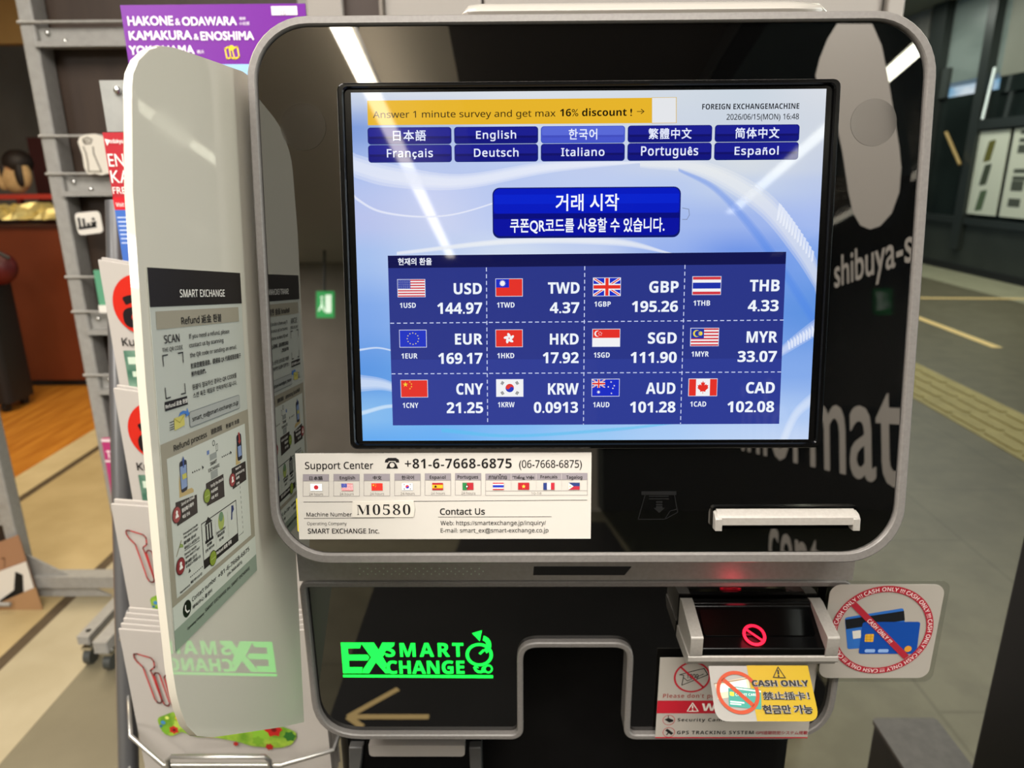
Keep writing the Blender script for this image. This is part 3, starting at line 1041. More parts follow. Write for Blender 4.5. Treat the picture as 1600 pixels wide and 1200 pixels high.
def flag(m, code, x0, y0, x1, y1, w, c, edge=None):
    a, b = m.F.p(x0, (y0 + y1) / 2), m.F.p(x1, (y0 + y1) / 2)
    t, d = m.F.p((x0 + x1) / 2, y0), m.F.p((x0 + x1) / 2, y1)
    u0, u1, v0, v1 = a[0], b[0], d[1], t[1]
    W, H = u1 - u0, v1 - v0
    X, Y = (lambda f: u0 + W * f), (lambda f: v0 + H * f)
    e = 0.00012
    def R(a, b_, c_, d_, k, col):
        m.rect(X(a), Y(b_), X(c_), Y(d_), w + k * e, c(col))
    if edge:
        m.rect(u0 - W * .02, v0 - W * .02, u1 + W * .02, v1 + W * .02, w - e, c(edge))
    RED, WH, BL = '#e4332a', '#f2f2f4', '#1f2fc4'
    if code in ('US', 'MY'):
        n = 13 if code == 'US' else 11
        R(0, 0, 1, 1, 0, WH)
        for i in range(0, n, 2):
            R(0, i / n, 1, (i + 1) / n, 1, '#d23a44')
        R(0, 6 / 13 if code == 'US' else .42, .47, 1, 2, '#2a3ba0' if code == 'US' else '#2438a0')
        if code == 'US':
            for i in range(5):
                for j in range(6):
                    m.disc(X(.05 + .075 * j), Y(.52 + .1 * i), W * .013, w + 3 * e, c(WH), 5)
        else:
            m.disc(X(.2), Y(.71), H * .2, w + 3 * e, c('#f3dc3c'), 20)
            m.disc(X(.235), Y(.71), H * .165, w + 4 * e, c('#2438a0'), 20)
            star(m, X(.34), Y(.71), H * .15, w + 4 * e, c('#f3dc3c'), 9, 90, .6)
    elif code == 'TW':
        R(0, 0, 1, 1, 0, RED)
        R(0, .5, .5, 1, 1, BL)
        star(m, X(.25), Y(.75), H * .2, w + 2 * e, c(WH), 12, 90, .62)
        m.disc(X(.25), Y(.75), H * .1, w + 3 * e, c(WH), 16)
    elif code in ('GB', 'AU'):
        R(0, 0, 1, 1, 0, BL)
        sx = 1 if code == 'GB' else .5
        def jack(ax, ay, bx, by):
            A, B, Cc, D = X(ax), X(bx), Y(ay), Y(by)
            ww, hh = B - A, D - Cc
            tt = hh * .2
            for (p, q) in (((A, Cc), (B, D)), ((A, D), (B, Cc))):
                dx = tt * .6
                s_ = 1 if q[1] > p[1] else -1
                m.poly([(p[0], p[1]), (p[0] + dx, p[1]), (q[0], q[1] - s_ * tt * .5), (q[0], q[1]), (q[0] - dx, q[1]), (p[0], p[1] + s_ * tt * .5)][::s_], w + e, c(WH))
                m.line((p[0] + ww * .03, p[1] + s_ * hh * .03), (q[0] - ww * .03, q[1] - s_ * hh * .03), hh * .06, w + 2 * e, c(RED))
            m.rect(A + ww * .4, Cc, A + ww * .6, D, w + 3 * e, c(WH))
            m.rect(A, Cc + hh * .33, B, Cc + hh * .67, w + 3 * e, c(WH))
            m.rect(A + ww * .44, Cc, A + ww * .56, D, w + 4 * e, c(RED))
            m.rect(A, Cc + hh * .4, B, Cc + hh * .6, w + 4 * e, c(RED))
        if code == 'GB':
            jack(0, 0, 1, 1)
        else:
            jack(0, .5, .48, 1)
            star(m, X(.24), Y(.24), H * .12, w + e, c(WH), 7)
            for a_, b_ in ((.7, .84), (.6, .55), (.82, .62), (.72, .16), (.77, .46)):
                star(m, X(a_), Y(b_), H * .06, w + e, c(WH), 7)
    elif code == 'TH':
        R(0, 0, 1, 1, 0, WH)
        R(0, 0, 1, .16, 1, '#d23a44')
        R(0, .84, 1, 1, 1, '#d23a44')
        R(0, .33, 1, .67, 1, '#2233a8')
    elif code == 'EU':
        R(0, 0, 1, 1, 0, '#2336c2')
        for i in range(12):
            star(m, X(.5) + H * .34 * math.cos(i * math.pi / 6), Y(.5) + H * .34 * math.sin(i * math.pi / 6), H * .05, w + e, c('#f0e070'))
    elif code == 'HK':
        R(0, 0, 1, 1, 0, RED)
        for i in range(5):
            a_ = math.radians(90 + 72 * i)
            cx, cy = X(.5) + H * .17 * math.cos(a_), Y(.5) + H * .17 * math.sin(a_)
            m.poly([(cx + H * (.17 * math.cos(q) * math.cos(a_ + .5) - .085 * math.sin(q) * math.sin(a_ + .5)),
                     cy + H * (.17 * math.cos(q) * math.sin(a_ + .5) + .085 * math.sin(q) * math.cos(a_ + .5))) for q in [k * math.pi / 6 for k in range(12)]], w + e, c(WH))
    elif code == 'SG':
        R(0, 0, 1, 1, 0, WH)
        R(0, .5, 1, 1, 1, RED)
        m.disc(X(.17), Y(.75), H * .18, w + 2 * e, c(WH), 20)
        m.disc(X(.21), Y(.75), H * .155, w + 3 * e, c(RED), 20)
        for i in range(5):
            star(m, X(.27) + H * .09 * math.cos(math.radians(90 + 72 * i)), Y(.75) + H * .09 * math.sin(math.radians(90 + 72 * i)), H * .04, w + 4 * e, c(WH))
    elif code == 'CN':
        R(0, 0, 1, 1, 0, RED)
        star(m, X(.17), Y(.75), H * .16, w + e, c('#f6d23c'))
        for a_, b_ in ((.34, .9), (.4, .78), (.4, .62), (.34, .5)):
            star(m, X(a_), Y(b_), H * .055, w + e, c('#f6d23c'))
    elif code == 'KR':
        R(0, 0, 1, 1, 0, WH)
        r = H * .25
        def half(a0, col):
            m.poly([(X(.5) + r * math.cos(math.radians(a0 + 180 * i / 16)), Y(.5) + r * math.sin(math.radians(a0 + 180 * i / 16))) for i in range(17)], w + e, c(col))
        half(-25, '#dd3a36')
        half(155, '#2738b4')
        ca, sa = math.cos(math.radians(-25)), math.sin(math.radians(-25))
        m.disc(X(.5) - r / 2 * ca, Y(.5) - r / 2 * sa, r / 2, w + 2 * e, c('#dd3a36'), 18)
        m.disc(X(.5) + r / 2 * ca, Y(.5) + r / 2 * sa, r / 2, w + 2 * e, c('#2738b4'), 18)
        for sx, sy in ((-1, 1), (1, 1), (-1, -1), (1, -1)):
            cx, cy = X(.5) + sx * W * .28, Y(.5) + sy * H * .3
            dx, dy = sx * .83, sy * .55
            for k in (-1, 0, 1):
                px, py = cx + dx * H * .055 * k, cy + dy * H * .055 * k
                m.line((px - dy * H * .1, py + dx * H * .1), (px + dy * H * .1, py - dx * H * .1), H * .035, w + e, c('#1a1a1e'))
    elif code == 'CA':
        R(0, 0, 1, 1, 0, WH)
        R(0, 0, .25, 1, 1, RED)
        R(.75, 0, 1, 1, 1, RED)
        L = [(0, .42), (.06, .28), (.16, .33), (.13, .12), (.26, .2), (.3, .12), (.42, .14), (.38, 0), (.44, -.05), (.2, -.24), (.22, -.32), (.02, -.28), (.02, -.45)]
        m.poly([(X(.5) + H * .75 * x, Y(.52) + H * .9 * y) for x, y in ([(-x, y) for x, y in L[1:]] + [(x, y) for x, y in L[::-1]])], w + e, c(RED))
    elif code == 'JP':
        R(0, 0, 1, 1, 0, WH)
        m.disc(X(.5), Y(.5), H * .3, w + e, c('#b52a34'), 20)
    elif code == 'ES':
        R(0, 0, 1, 1, 0, '#a5222c')
        R(0, .25, 1, .75, 1, '#e0ac2c')
        m.poly([(X(.2), Y(.36)), (X(.42), Y(.36)), (X(.42), Y(.55)), (X(.31), Y(.68)), (X(.2), Y(.55))], w + 2 * e, c('#3a1e16'))
    elif code == 'PT':
        R(0, 0, 1, 1, 0, '#a92a34')
        R(0, 0, .4, 1, 1, '#2c7a46')
        m.disc(X(.4), Y(.5), H * .22, w + 2 * e, c('#22201a'), 16)
        m.disc(X(.4), Y(.5), H * .12, w + 3 * e, c('#e8e4da'), 16)
    elif code == 'VN':
        R(0, 0, 1, 1, 0, '#a9262c')
        star(m, X(.5), Y(.48), H * .3, w + e, c('#ecd24c'))
    elif code == 'FR':
        R(0, 0, 1, 1, 0, '#e6e2dc')
        R(0, 0, .33, 1, 1, '#2b3a74')
        R(.67, 0, 1, 1, 1, '#b02c3a')
    elif code == 'PH':
        R(0, 0, 1, .5, 0, '#a92c3c')
        R(0, .5, 1, 1, 0, '#2b3a70')
        m.poly([(X(0), Y(0)), (X(.45), Y(.5)), (X(0), Y(1))], w + e, c('#e6e0d4'))
        star(m, X(.15), Y(.5), H * .17, w + 2 * e, c('#d8b040'), 8)


# ------------------------------------------------------------------ the exchange machine
M_sil = noisy('satin_silver', '#6b6763', '#716d69', 400, 0.42, 2, spec=0.4, metal=0.1)
M_sil2 = noisy('satin_silver_body', '#8c8781', '#928d87', 300, 0.36, 2, metal=0.3)
M_sil3 = noisy('bright_satin_silver', '#928d86', '#98938c', 400, 0.36, 2, spec=0.5, metal=0.15)
M_gls = mirror('black_mirror_acrylic', '#030303', 0.30)
M_gls2 = mirror('black_gloss_acrylic', '#020202', 0.12)
M_blk = pbr('black_gloss_plastic', '#040404', 0.16, spec=0.22)
M_body = noisy('dark_pedestal', '#090808', '#0c0b0b', 30, 0.5, spec=0.12)
MT = thing('currency_exchange_machine', (0, 0.25, 0), 'silver and black foreign currency exchange machine with a lit touch screen and white side panel', 'exchange machine')

# head
hw, ht, hb = 0.2193, 0.1612, -0.2022
OL = rrect(-.2187, hb, .2217, ht, 0.040, 10)
IL = rrect(-0.2127, -0.1950, 0.2152, 0.1553, 0.0345, 10)


def lp(loop, w):
    return [(p[0], p[1], w) for p in loop]


m = MB(HF)
m.loft([lp(OL, -0.016), lp(OL, -0.003), lp(offs(OL, -0.0003), -0.0008), lp(offs(OL, -0.0012), 0.0002), lp(offs(IL, 0.0009), 0.0004), lp(offs(IL, 0.0003), -0.0002), lp(IL, -0.001), lp(IL, -0.008)], M_sil, caps=False)
m.build('bezel', MT, angle=28)
m = MB(HF)
bk = offs(OL, -0.0015)
m.loft([lp(offs(OL, -0.02), -0.11), lp(offs(OL, -0.004), -0.10), lp(bk, -0.085), lp(bk, -0.016)], M_sil2)
m.build('head_housing', MT, angle=40)
m = MB(HF)
m.prism(offs(IL, -0.0006), -0.010, -0.0025, M_gls)
for cu, cv, mm in ((HF.p(472, 197), 0, pbr('sensor_dark', '#0b0a0a', 0.3)), (HF.p(1368, 190), 0, None)):
    m.disc(cu[0], cu[1], 0.0148, -0.0023, mirror('sensor_cover', '#060606', 0.25, 0.08), 40)
grey = pap('#131313')
# faint receipt pictogram printed in the glass
for q in ([(1003, 769), (1058, 769), (1058, 775), (1003, 775)],):
    m.qpx(q[::-1], -0.0023, grey)
P = lambda *q: HF.p(*q)
m.lines([P(1010, 771), P(998, 813), P(1040, 813), P(1060, 802), P(1055, 775)], 0.0006, -0.0023, grey)
m.lines([P(1040, 813), P(1048, 800), P(1060, 797)], 0.0006, -0.0023, grey)
for y in (777, 781):
    m.line(P(1015, y), P(1046, y), 0.0007, -0.0023, grey)
for y in (786, 790):
    m.line(P(1026, y), P(1036, y), 0.0011, -0.0023, grey)
m.qpx([(1022, 795), (1031, 803), (1040, 795), (1036, 795), (1036, 792), (1026, 792), (1026, 795)], -0.0022, grey)
m.build('front_glass', MT)

# touch screen
FO = rrect(-0.1604, -0.1194, 0.1604, 0.1196, 0.0045, 4)
FI = rrect(-0.1566, -0.1160, 0.1566, 0.1165, 0.003, 4)
TS = MB(HF)
TS.loft([lp(FO, -0.0025), lp(FO, 0.0012), lp(offs(FO, -0.001), 0.0022), lp(offs(FI, 0.0008), 0.0022), lp(FI, 0.001), lp(FI, -0.0008)], M_blk, caps=False)
TS.poly(FI, -0.0008, M_blk)
TS.ring(offs(FO, .0008), offs(FO, -.0001), -0.0026, -0.0015, M_sil)  # silver line stands in for the highlight along the frame's edge
ts = TS.build('touch_screen', MT, angle=30)
# picture shown by the display: a smooth field of colours
rows = [
    (0.0, ['cdd7e8', 'd7dee8', 'dce1e8', 'd7dee6', 'd2dae4', 'cdd7e1', 'd7dce4']),
    (0.10, ['7e9cda', 'a8bce4', 'c8d4ea', 'cfd9e8', 'cdd6e4', 'ccd5e2', 'd0d7e2']),
    (0.20, ['a5bbec', 'b4c4ec', 'bcccf0', 'c0cdee', 'c8d3ea', 'd8dee4', 'c9d2e4']),
    (0.27, ['b6c4ee', 'c3cdf0', 'b9c8f0', 'becdf0', 'b8caf0', 'c2d0ea', 'b9c8ea']),
    (0.35, ['b9c3ec', 'c6cfee', 'bccbf2', 'b4c6f0', 'a6bcee', 'a2b8ec', 'a9bdee']),
    (0.46, ['a5c0ee', 'becff0', 'd2def0', 'c4d2f0', '98b2ee', '6e94e6', '7ea4ea']),
    (0.62, ['7fa8ea', '94b6ec', 'a0bef0', '9cbaf0', '86a8ec', '6c98e6', '5f92e0']),
    (0.80, ['5a96e2', '6ea6e8', '80b2ee', '88b6f0', '90b8f0', '86acec', '84aaea']),
    (0.92, ['88bcee', '78b4f0', '78b4f2', '90c0f2', 'a6c8f4', 'b4cdf4', 'aac6f2']),
    (1.0, ['62a8ee', '68aef2', '84bef4', '9ac8f4', 'accef6', 'bcd3f4', 'c4d6f4'])]
NX, NY = 42, 32


def fieldcol(fx, fy):
    for k in range(len(rows) - 1):
        if rows[k][0] <= fy <= rows[k + 1][0] + 1e-6:
            break
    t = (fy - rows[k][0]) / (rows[k + 1][0] - rows[k][0])
    t = t * t * (3 - 2 * t)
    x = min(fx * 6, 5.999)
    i = int(x)
    s = x - i
    s = s * s * (3 - 2 * s)
    cs = [rgb(rows[a][1][b]) for a, b in ((k, i), (k, i + 1), (k + 1, i), (k + 1, i + 1))]
    return tuple((cs[0][q] * (1 - s) + cs[1][q] * s) * (1 - t) + (cs[2][q] * (1 - s) + cs[3][q] * s) * t for q in range(3)) + (1.0,)


dm = pbr('display_picture', '#000000', 0.03, spec=0.45, emit='#ffffff')
at = dm.node_tree.nodes.new('ShaderNodeVertexColor')
at.layer_name = 'picture'
dm.node_tree.links.new(at.outputs[0], dm.node_tree.nodes['Principled BSDF'].inputs['Emission Color'])
D = MB(HF)
D.add([(-0.152 + 0.304 * i / NX, 0.114 - 0.228 * j / NY, 0.0) for i in range(NX + 1) for j in range(NY + 1)],
      [(i * (NY + 1) + j, i * (NY + 1) + j + 1, (i + 1) * (NY + 1) + j + 1, (i + 1) * (NY + 1) + j) for i in range(NX) for j in range(NY)], dm)
NB = len(D.v)


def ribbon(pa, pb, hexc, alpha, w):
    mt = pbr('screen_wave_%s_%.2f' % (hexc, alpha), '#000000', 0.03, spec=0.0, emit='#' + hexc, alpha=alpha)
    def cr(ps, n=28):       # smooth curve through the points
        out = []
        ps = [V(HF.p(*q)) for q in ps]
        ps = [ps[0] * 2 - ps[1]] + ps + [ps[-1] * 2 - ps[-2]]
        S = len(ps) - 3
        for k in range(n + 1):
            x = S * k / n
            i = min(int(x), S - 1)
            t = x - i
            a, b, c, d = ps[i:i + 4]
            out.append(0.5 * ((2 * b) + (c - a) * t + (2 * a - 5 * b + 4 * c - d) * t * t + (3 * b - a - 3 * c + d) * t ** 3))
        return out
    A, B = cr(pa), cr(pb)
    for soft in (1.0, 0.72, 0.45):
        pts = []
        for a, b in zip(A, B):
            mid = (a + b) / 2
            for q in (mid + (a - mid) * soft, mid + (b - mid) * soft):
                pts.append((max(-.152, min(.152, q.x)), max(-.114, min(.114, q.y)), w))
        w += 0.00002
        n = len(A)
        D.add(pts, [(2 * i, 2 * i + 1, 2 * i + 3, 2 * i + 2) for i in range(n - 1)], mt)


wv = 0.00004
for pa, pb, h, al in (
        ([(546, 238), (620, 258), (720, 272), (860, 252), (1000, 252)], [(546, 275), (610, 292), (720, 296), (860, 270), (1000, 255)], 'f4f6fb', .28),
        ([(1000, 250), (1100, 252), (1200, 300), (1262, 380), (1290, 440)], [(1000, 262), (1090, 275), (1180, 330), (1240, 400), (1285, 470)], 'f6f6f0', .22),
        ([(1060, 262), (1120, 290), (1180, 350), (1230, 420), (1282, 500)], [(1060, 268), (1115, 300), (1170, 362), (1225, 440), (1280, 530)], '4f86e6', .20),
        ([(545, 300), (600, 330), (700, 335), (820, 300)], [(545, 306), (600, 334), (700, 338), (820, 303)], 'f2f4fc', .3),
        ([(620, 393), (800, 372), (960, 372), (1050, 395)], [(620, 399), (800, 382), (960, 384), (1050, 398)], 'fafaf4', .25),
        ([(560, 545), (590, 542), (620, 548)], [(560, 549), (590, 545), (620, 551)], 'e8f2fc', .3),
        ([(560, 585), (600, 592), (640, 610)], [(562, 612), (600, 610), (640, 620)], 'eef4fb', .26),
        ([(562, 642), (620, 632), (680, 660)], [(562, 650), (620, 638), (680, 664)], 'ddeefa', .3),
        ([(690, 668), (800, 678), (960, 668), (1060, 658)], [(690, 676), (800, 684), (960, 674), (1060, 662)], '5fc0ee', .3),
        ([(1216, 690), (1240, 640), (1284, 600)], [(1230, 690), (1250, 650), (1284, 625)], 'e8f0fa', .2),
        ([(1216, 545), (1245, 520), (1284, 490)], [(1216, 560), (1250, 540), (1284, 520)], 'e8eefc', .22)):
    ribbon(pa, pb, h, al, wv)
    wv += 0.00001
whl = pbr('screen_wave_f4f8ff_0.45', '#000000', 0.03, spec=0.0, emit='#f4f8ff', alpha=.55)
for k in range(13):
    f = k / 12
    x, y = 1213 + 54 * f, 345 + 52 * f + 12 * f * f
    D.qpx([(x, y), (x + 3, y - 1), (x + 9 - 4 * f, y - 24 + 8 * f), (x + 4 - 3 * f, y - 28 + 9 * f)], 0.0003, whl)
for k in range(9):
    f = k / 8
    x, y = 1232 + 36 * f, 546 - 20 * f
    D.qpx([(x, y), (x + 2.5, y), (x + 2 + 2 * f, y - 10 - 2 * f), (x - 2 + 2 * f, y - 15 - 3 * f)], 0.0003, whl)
D.T('FOREIGN EXCHANGEMACHINE', 1097, 162, 1248.5, 170.7, 0.0004, lit('#14171e'))
D.T('2026/06/15(MON) 16:48', 1135, 178, 1248, 187, 0.0004, lit('#1a1d24'), 'R', 0.012)
D.lines([HF.p(*q) for q in ((1066, 325), (1076, 327), (1077, 336), (1073, 343), (1066, 343))], 0.0003, 0.0004, lit('#6a7080'))
disp = D.build('display', ts)
ca = disp.data.color_attributes.new('picture', 'FLOAT_COLOR', 'POINT')
k = 0
for i in range(NX + 1):
    for j in range(NY + 1):
        ca.data[k].color = fieldcol(i / NX, j / NY)
        k += 1

m = MB(HF)
m.qpx([(575, 196), (1018.5, 192.5), (1018.5, 153), (574, 157.5)], 0.0004, lit('#e6b42c'))
m.qpx([(1018, 193), (1057, 192.5), (1057, 152), (1018, 152.5)], 0.0004, lit('#d8b450'))
m.qpx([(1018.7, 192.3), (1056, 191.8), (1056, 152.8), (1018.7, 153.2)], 0.0005, lit('#e4e6ea'))
m.T('Answer 1 minute survey and get max', 583, 172.5, 868, 183.5, 0.0006, lit('#2c2410'), 'R', 0.006)
m.T('16% discount', 875, 169.5, 979, 181.7, 0.0006, lit('#15120a'))
m.T('!', 984.5, 170, 987.5, 181.5, 0.0006, lit('#2c2410'), 'R')
m.T('→', 995, 170.5, 1007, 178.5, 0.0006, lit('#2c2410'), 'R')
m.build('survey_banner', ts)

# language buttons: five columns, two rows
ub0, ub1 = HF.p(576, 225)[0], HF.p(1247, 222)[0]
gap = 0.0025
bw = (ub1 - ub0 - 4 * gap) / 5
vr = [(HF.p(911, 197.5)[1], HF.p(911, 222.3)[1]), (HF.p(911, 225)[1], HF.p(911, 250.6)[1])]
names = [['日本語', 'English', '한국어', '繁體中文', '简体中文'], ['Français', 'Deutsch', 'Italiano', 'Português', 'Español']]
tw = [[.40, .485, .345, .52, .53], [.56, .54, .525, .69, .53]]
for r in range(2):
    for k in range(5):
        u0 = ub0 + k * (bw + gap)
        v1, v0 = vr[r]
        hot = (r, k) == (0, 2)
        m = MB(HF)
        m.rrect(u0 - .0004, v0 - .0006, u0 + bw + .0004, v1 + .0002, .0020, 0.0004, lit('#1a2a78' if not hot else '#3a56c0'))
        m.rrect(u0, v0, u0 + bw, v1, .0018, 0.0005, lit('#15187e' if not hot else '#4a58cc'))
        hh = v1 - v0
        m.rrect(u0 + .0003, v0 + hh * .42, u0 + bw - .0003, v1 - .0003, .0015, 0.0006, lit('#1d2090' if not hot else '#5a6ad8'))
        m.rect(u0 + .0006, v0 + hh * .30, u0 + bw - .0006, v0 + hh * .44, 0.0007, lit('#14146a' if not hot else '#4450c0'))
        s = names[r][k]
        f = tw[r][k] * bw
        cx = u0 + bw / 2
        asc = any(c.isascii() for c in s)
        top, bot = (.78, .26) if asc else (.84, .14)
        if s == 'Português':
            top = .82
        m.tx(s, cx - f / 2, v0 + hh * bot, cx + f / 2, v0 + hh * top, 0.0009, lit('#e6ecff'), 'R' if asc else 'x', 0.022, 1.12)
        m.build('language_button', ts)['label'] = 'blue on-screen button reading ' + s

m = MB(HF)
q0, q1 = HF.p(770, 372.5), HF.p(1064, 291.5)
m.rrect(q0[0], q0[1], q1[0], q1[1], .0046, 0.0004, lit('#101a6a'))
i = 0.0007
m.rrect(q0[0] + i, q0[1] + 2 * i, q1[0] - i, q1[1] - i, .0042, 0.0005, lit('#0d14a0'))
vm = HF.p(917, 333)[1]
m.poly(rrect(q0[0] + i, vm, q1[0] - i, q1[1] - i, (.0025, .0025, .0042, .0042)), 0.0006, lit('#0a1cbe'))
m.rect(q0[0] + 2 * i, vm + .006, q1[0] - 2 * i, q1[1] - .0045, 0.0007, lit('#0c24cc'))
m.rect(q0[0] + i, vm - .0035, q1[0] - i, vm - .0002, 0.0007, lit('#0b107c'))
m.T('거래 시작', 868, 303, 967, 330, 0.0009, lit('#f4f8ff'), 'x', 0.018)
m.T('쿠폰QR코드를 사용할 수 있습니다.', 797, 340.5, 1038, 361, 0.0009, lit('#f4f8ff'), 'x', 0.022)
m.build('start_button', ts)

m = MB(HF)
m.qpx([(614, 664.5), (1217, 662), (1228, 393.5), (606, 399.5)], 0.0004, lit('#2c3788'))
m.qpx([(614, 664.5), (1217, 662), (1221, 560), (611, 562)], 0.00045, lit('#303d94'))
m.qpx([(607, 419), (1227.2, 412.5), (1228, 393.5), (606, 399.5)], 0.0005, lit('#14174e'))
m.T('현재의 환율', 622, 403, 675, 414.5, 0.0007, lit('#f0f4ff'), 'x', 0.025)
dc = lit('#c9d2f2')
for a, b in (((760, 418), (762, 663)), ((913.5, 416), (911.5, 663)), ((1070, 414), (1063, 662))):
    m.dash(HF.p(*a), HF.p(*b), .0006, 0.0006, dc, .0026, .0018)
for a, b in (((610, 505), (1224, 500)), ((612, 584), (1220, 581))):
    m.dash(HF.p(*a), HF.p(*b), .0006, 0.0006, dc, .0026, .0018)
CELLS = [
    ('US', (622, 437, 664, 463.5), 'USD', (709, 442, 753, 459.5), '144.97', (683.5, 472.5, 753.5, 490), '1USD', (625, 473, 650, 481)),
    ('TW', (775, 436, 816, 462.5), 'TWD', (856, 441, 905.5, 458.5), '4.37', (859, 472, 905, 489), '1TWD', (776.5, 472.5, 804, 480.5)),
    ('EU', (625, 516, 666, 542), 'EUR', (711, 521, 754, 538), '169.17', (685, 551, 754, 568), '1EUR', (627.5, 552, 652.5, 560)),
    ('HK', (775, 515.5, 816, 541.5), 'HKD', (859, 521, 904, 538), '17.92', (848, 550, 904, 567), '1HKD', (777, 551.5, 803.5, 559.5)),
    ('CN', (627, 594, 668, 620), 'CNY', (713, 598.5, 755, 616), '21.25', (698, 628, 755, 645), '1CNY', (629.5, 629, 654, 637)),
    ('KR', (776, 593, 817, 619), 'KRW', (856, 598.5, 904, 616), '0.0913', (834, 627.5, 903, 644.5), '1KRW', (778, 628, 804, 636)),
    ('GB', (927, 434.5, 969, 462), 'GBP', (1014, 439, 1060, 457), '195.26', (987, 470, 1059, 487), '1GBP', (928.5, 471, 954, 479)),
    ('SG', (926, 514.5, 968, 541), 'SGD', (1012, 519, 1057, 536.5), '111.90', (985, 549.5, 1057, 566.5), '1SGD', (927.5, 550.5, 952.5, 558.5)),
    ('AU', (925, 592.5, 967, 618.5), 'AUD', (1009, 597.5, 1055, 615), '101.28', (984, 627, 1055, 644), '1AUD', (926.5, 628, 952, 636)),
    ('TH', (1082, 432.5, 1125.5, 460), 'THB', (1171, 437, 1217.5, 455), '4.33', (1168, 468.5, 1216, 486), '1THB', (1083, 469.5, 1109, 477.5)),
    ('MY', (1079, 513, 1122, 540), 'MYR', (1166, 517.5, 1214, 535), '33.07', (1152, 548, 1213, 565), '1MYR', (1080, 549, 1107, 557)),
    ('CA', (1076, 592, 1119.5, 618), 'CAD', (1165, 596.5, 1210, 614), '102.08', (1136, 626.5, 1209, 643.5), '1CAD', (1078, 627, 1103, 635))]
wt = lit('#eef4fc')
for code, fb, c3, cb, rt, rb, one, ob in CELLS:
    flag(m, code, *fb, 0.0008, lit, '#d8dcf0')
    m.T(c3, *cb, 0.0008, wt, 'B', .01)
    m.T(rt, *rb, 0.0008, wt, 'B', .01)
    m.T(one, *ob, 0.0008, wt)
m.build('rate_table', ts)

# receipt slot
P = HF.p
m = MB(HF)
a, b = P(1112, 826), P(1341, 791)
m.ring(rrect(a[0], a[1], b[0], b[1], .002, 4), rrect(a[0] + .0012, a[1] + .0012, b[0] - .0012, b[1] - .0012, .001, 4), -0.0024, 0.0002, M_blk)
m.rect(a[0] + .001, a[1] + .001, b[0] - .001, b[1] - .001, -0.002, pbr('slot_black', '#010101', 0.6))
rs = m.build('receipt_slot', MT)
m = MB(HF)
u0, u1 = P(1114, 805)[0], P(1338, 805)[0]
vt, vm, vb = P(1225, 794)[1], P(1225, 816.5)[1], P(1225, 825)[1]
sec = []
for w_, v_ in ((-0.001, vt), (0.0035, vt - .0022), (0.006, vt - .005), (0.0062, vm), (-0.001, vm)):
    sec.append((v_, w_))
m.loft([[(u, v_, w_) for v_, w_ in sec] for u in (u0 + .002, u1 - .002)], M_sil3)
for ua, ubb in ((u0, u0 + .0048), (u1 - .0048, u1)):
    m.loft([[(u, v_, w_) for v_, w_ in ((vt - .0015, -.001), (vt - .003, .004), (vt - .006, .0066), (vb, .0066), (vb, -.001))] for u in (ua, ubb)], M_sil3)
m.build('lip', rs, bevel=0.0004)

# lower body: silver shell, black panel with a notch, trim
FZ0, FZ1 = 0.886, 1.0395
m = MB(LF)
PB = rpoly([(-.2195, .8925), (-.0475, .8925), (-.0475, .9868), (.0505, .9868), (.0505, .8925), (.2195, .8925), (.2195, FZ1), (-.2195, FZ1)],
           [.036, .006, .018, .018, .006, .036, .003, .003], 8)
OB = offs(PB, .0052)
m.loft([lp(OB, -0.016), lp(OB, 0.0035), lp(offs(OB, -.001), 0.0045), lp(offs(PB, .001), 0.0045), lp(PB, 0.0035), lp(PB, -0.002)], M_sil, caps=False)
m.build('trim_frame', MT, angle=28)
m = MB(LF)
m.prism(offs(PB, -.0003), -0.012, -0.001, M_gls2)
lpn = m.build('lower_panel', MT)
m = MB(LF)
m.box(-.2248, FZ1 + .0048, -.16, .2248, 1.085, 0.002, M_sil2)
m.loft([[(u, .905, -.015), (u, .905, -.16), (u, FZ1 + .004, -.16), (u, FZ1 + .004, -.015)] for u in (-.2245, -.2145)], M_sil2)
m.loft([[(u, .905, -.015), (u, .905, -.16), (u, FZ1 + .004, -.16), (u, FZ1 + .004, -.015)] for u in (.2145, .2245)], M_sil2)
m.build('lower_housing', MT, bevel=0.002)
# dark recess behind the notch and the pedestal
m = MB(LF)
m.box(-.212, .895, -.16, .212, 1.03, -.075, M_body)
m.loft([[(u, .9, -.074), (u, 1.0, -.074), (u, 1.0, -.0125), (u, .9, -.0125)] for u in (-.056, -.0535)], M_body)
m.loft([[(u, .9, -.074), (u, 1.0, -.074), (u, 1.0, -.0125), (u, .9, -.0125)] for u in (.0565, .059)], M_body)
m.build('recess', MT)
m = MB()
m.prism(rrect(-.233, .115, .233, .48, .02, 5), 0.03, 0.93, M_body)
m.prism(rrect(-.24, .10, .24, .49, .02, 5), 0.0, 0.03, M_blk)
m.build('pedestal', MT, bevel=0.003)
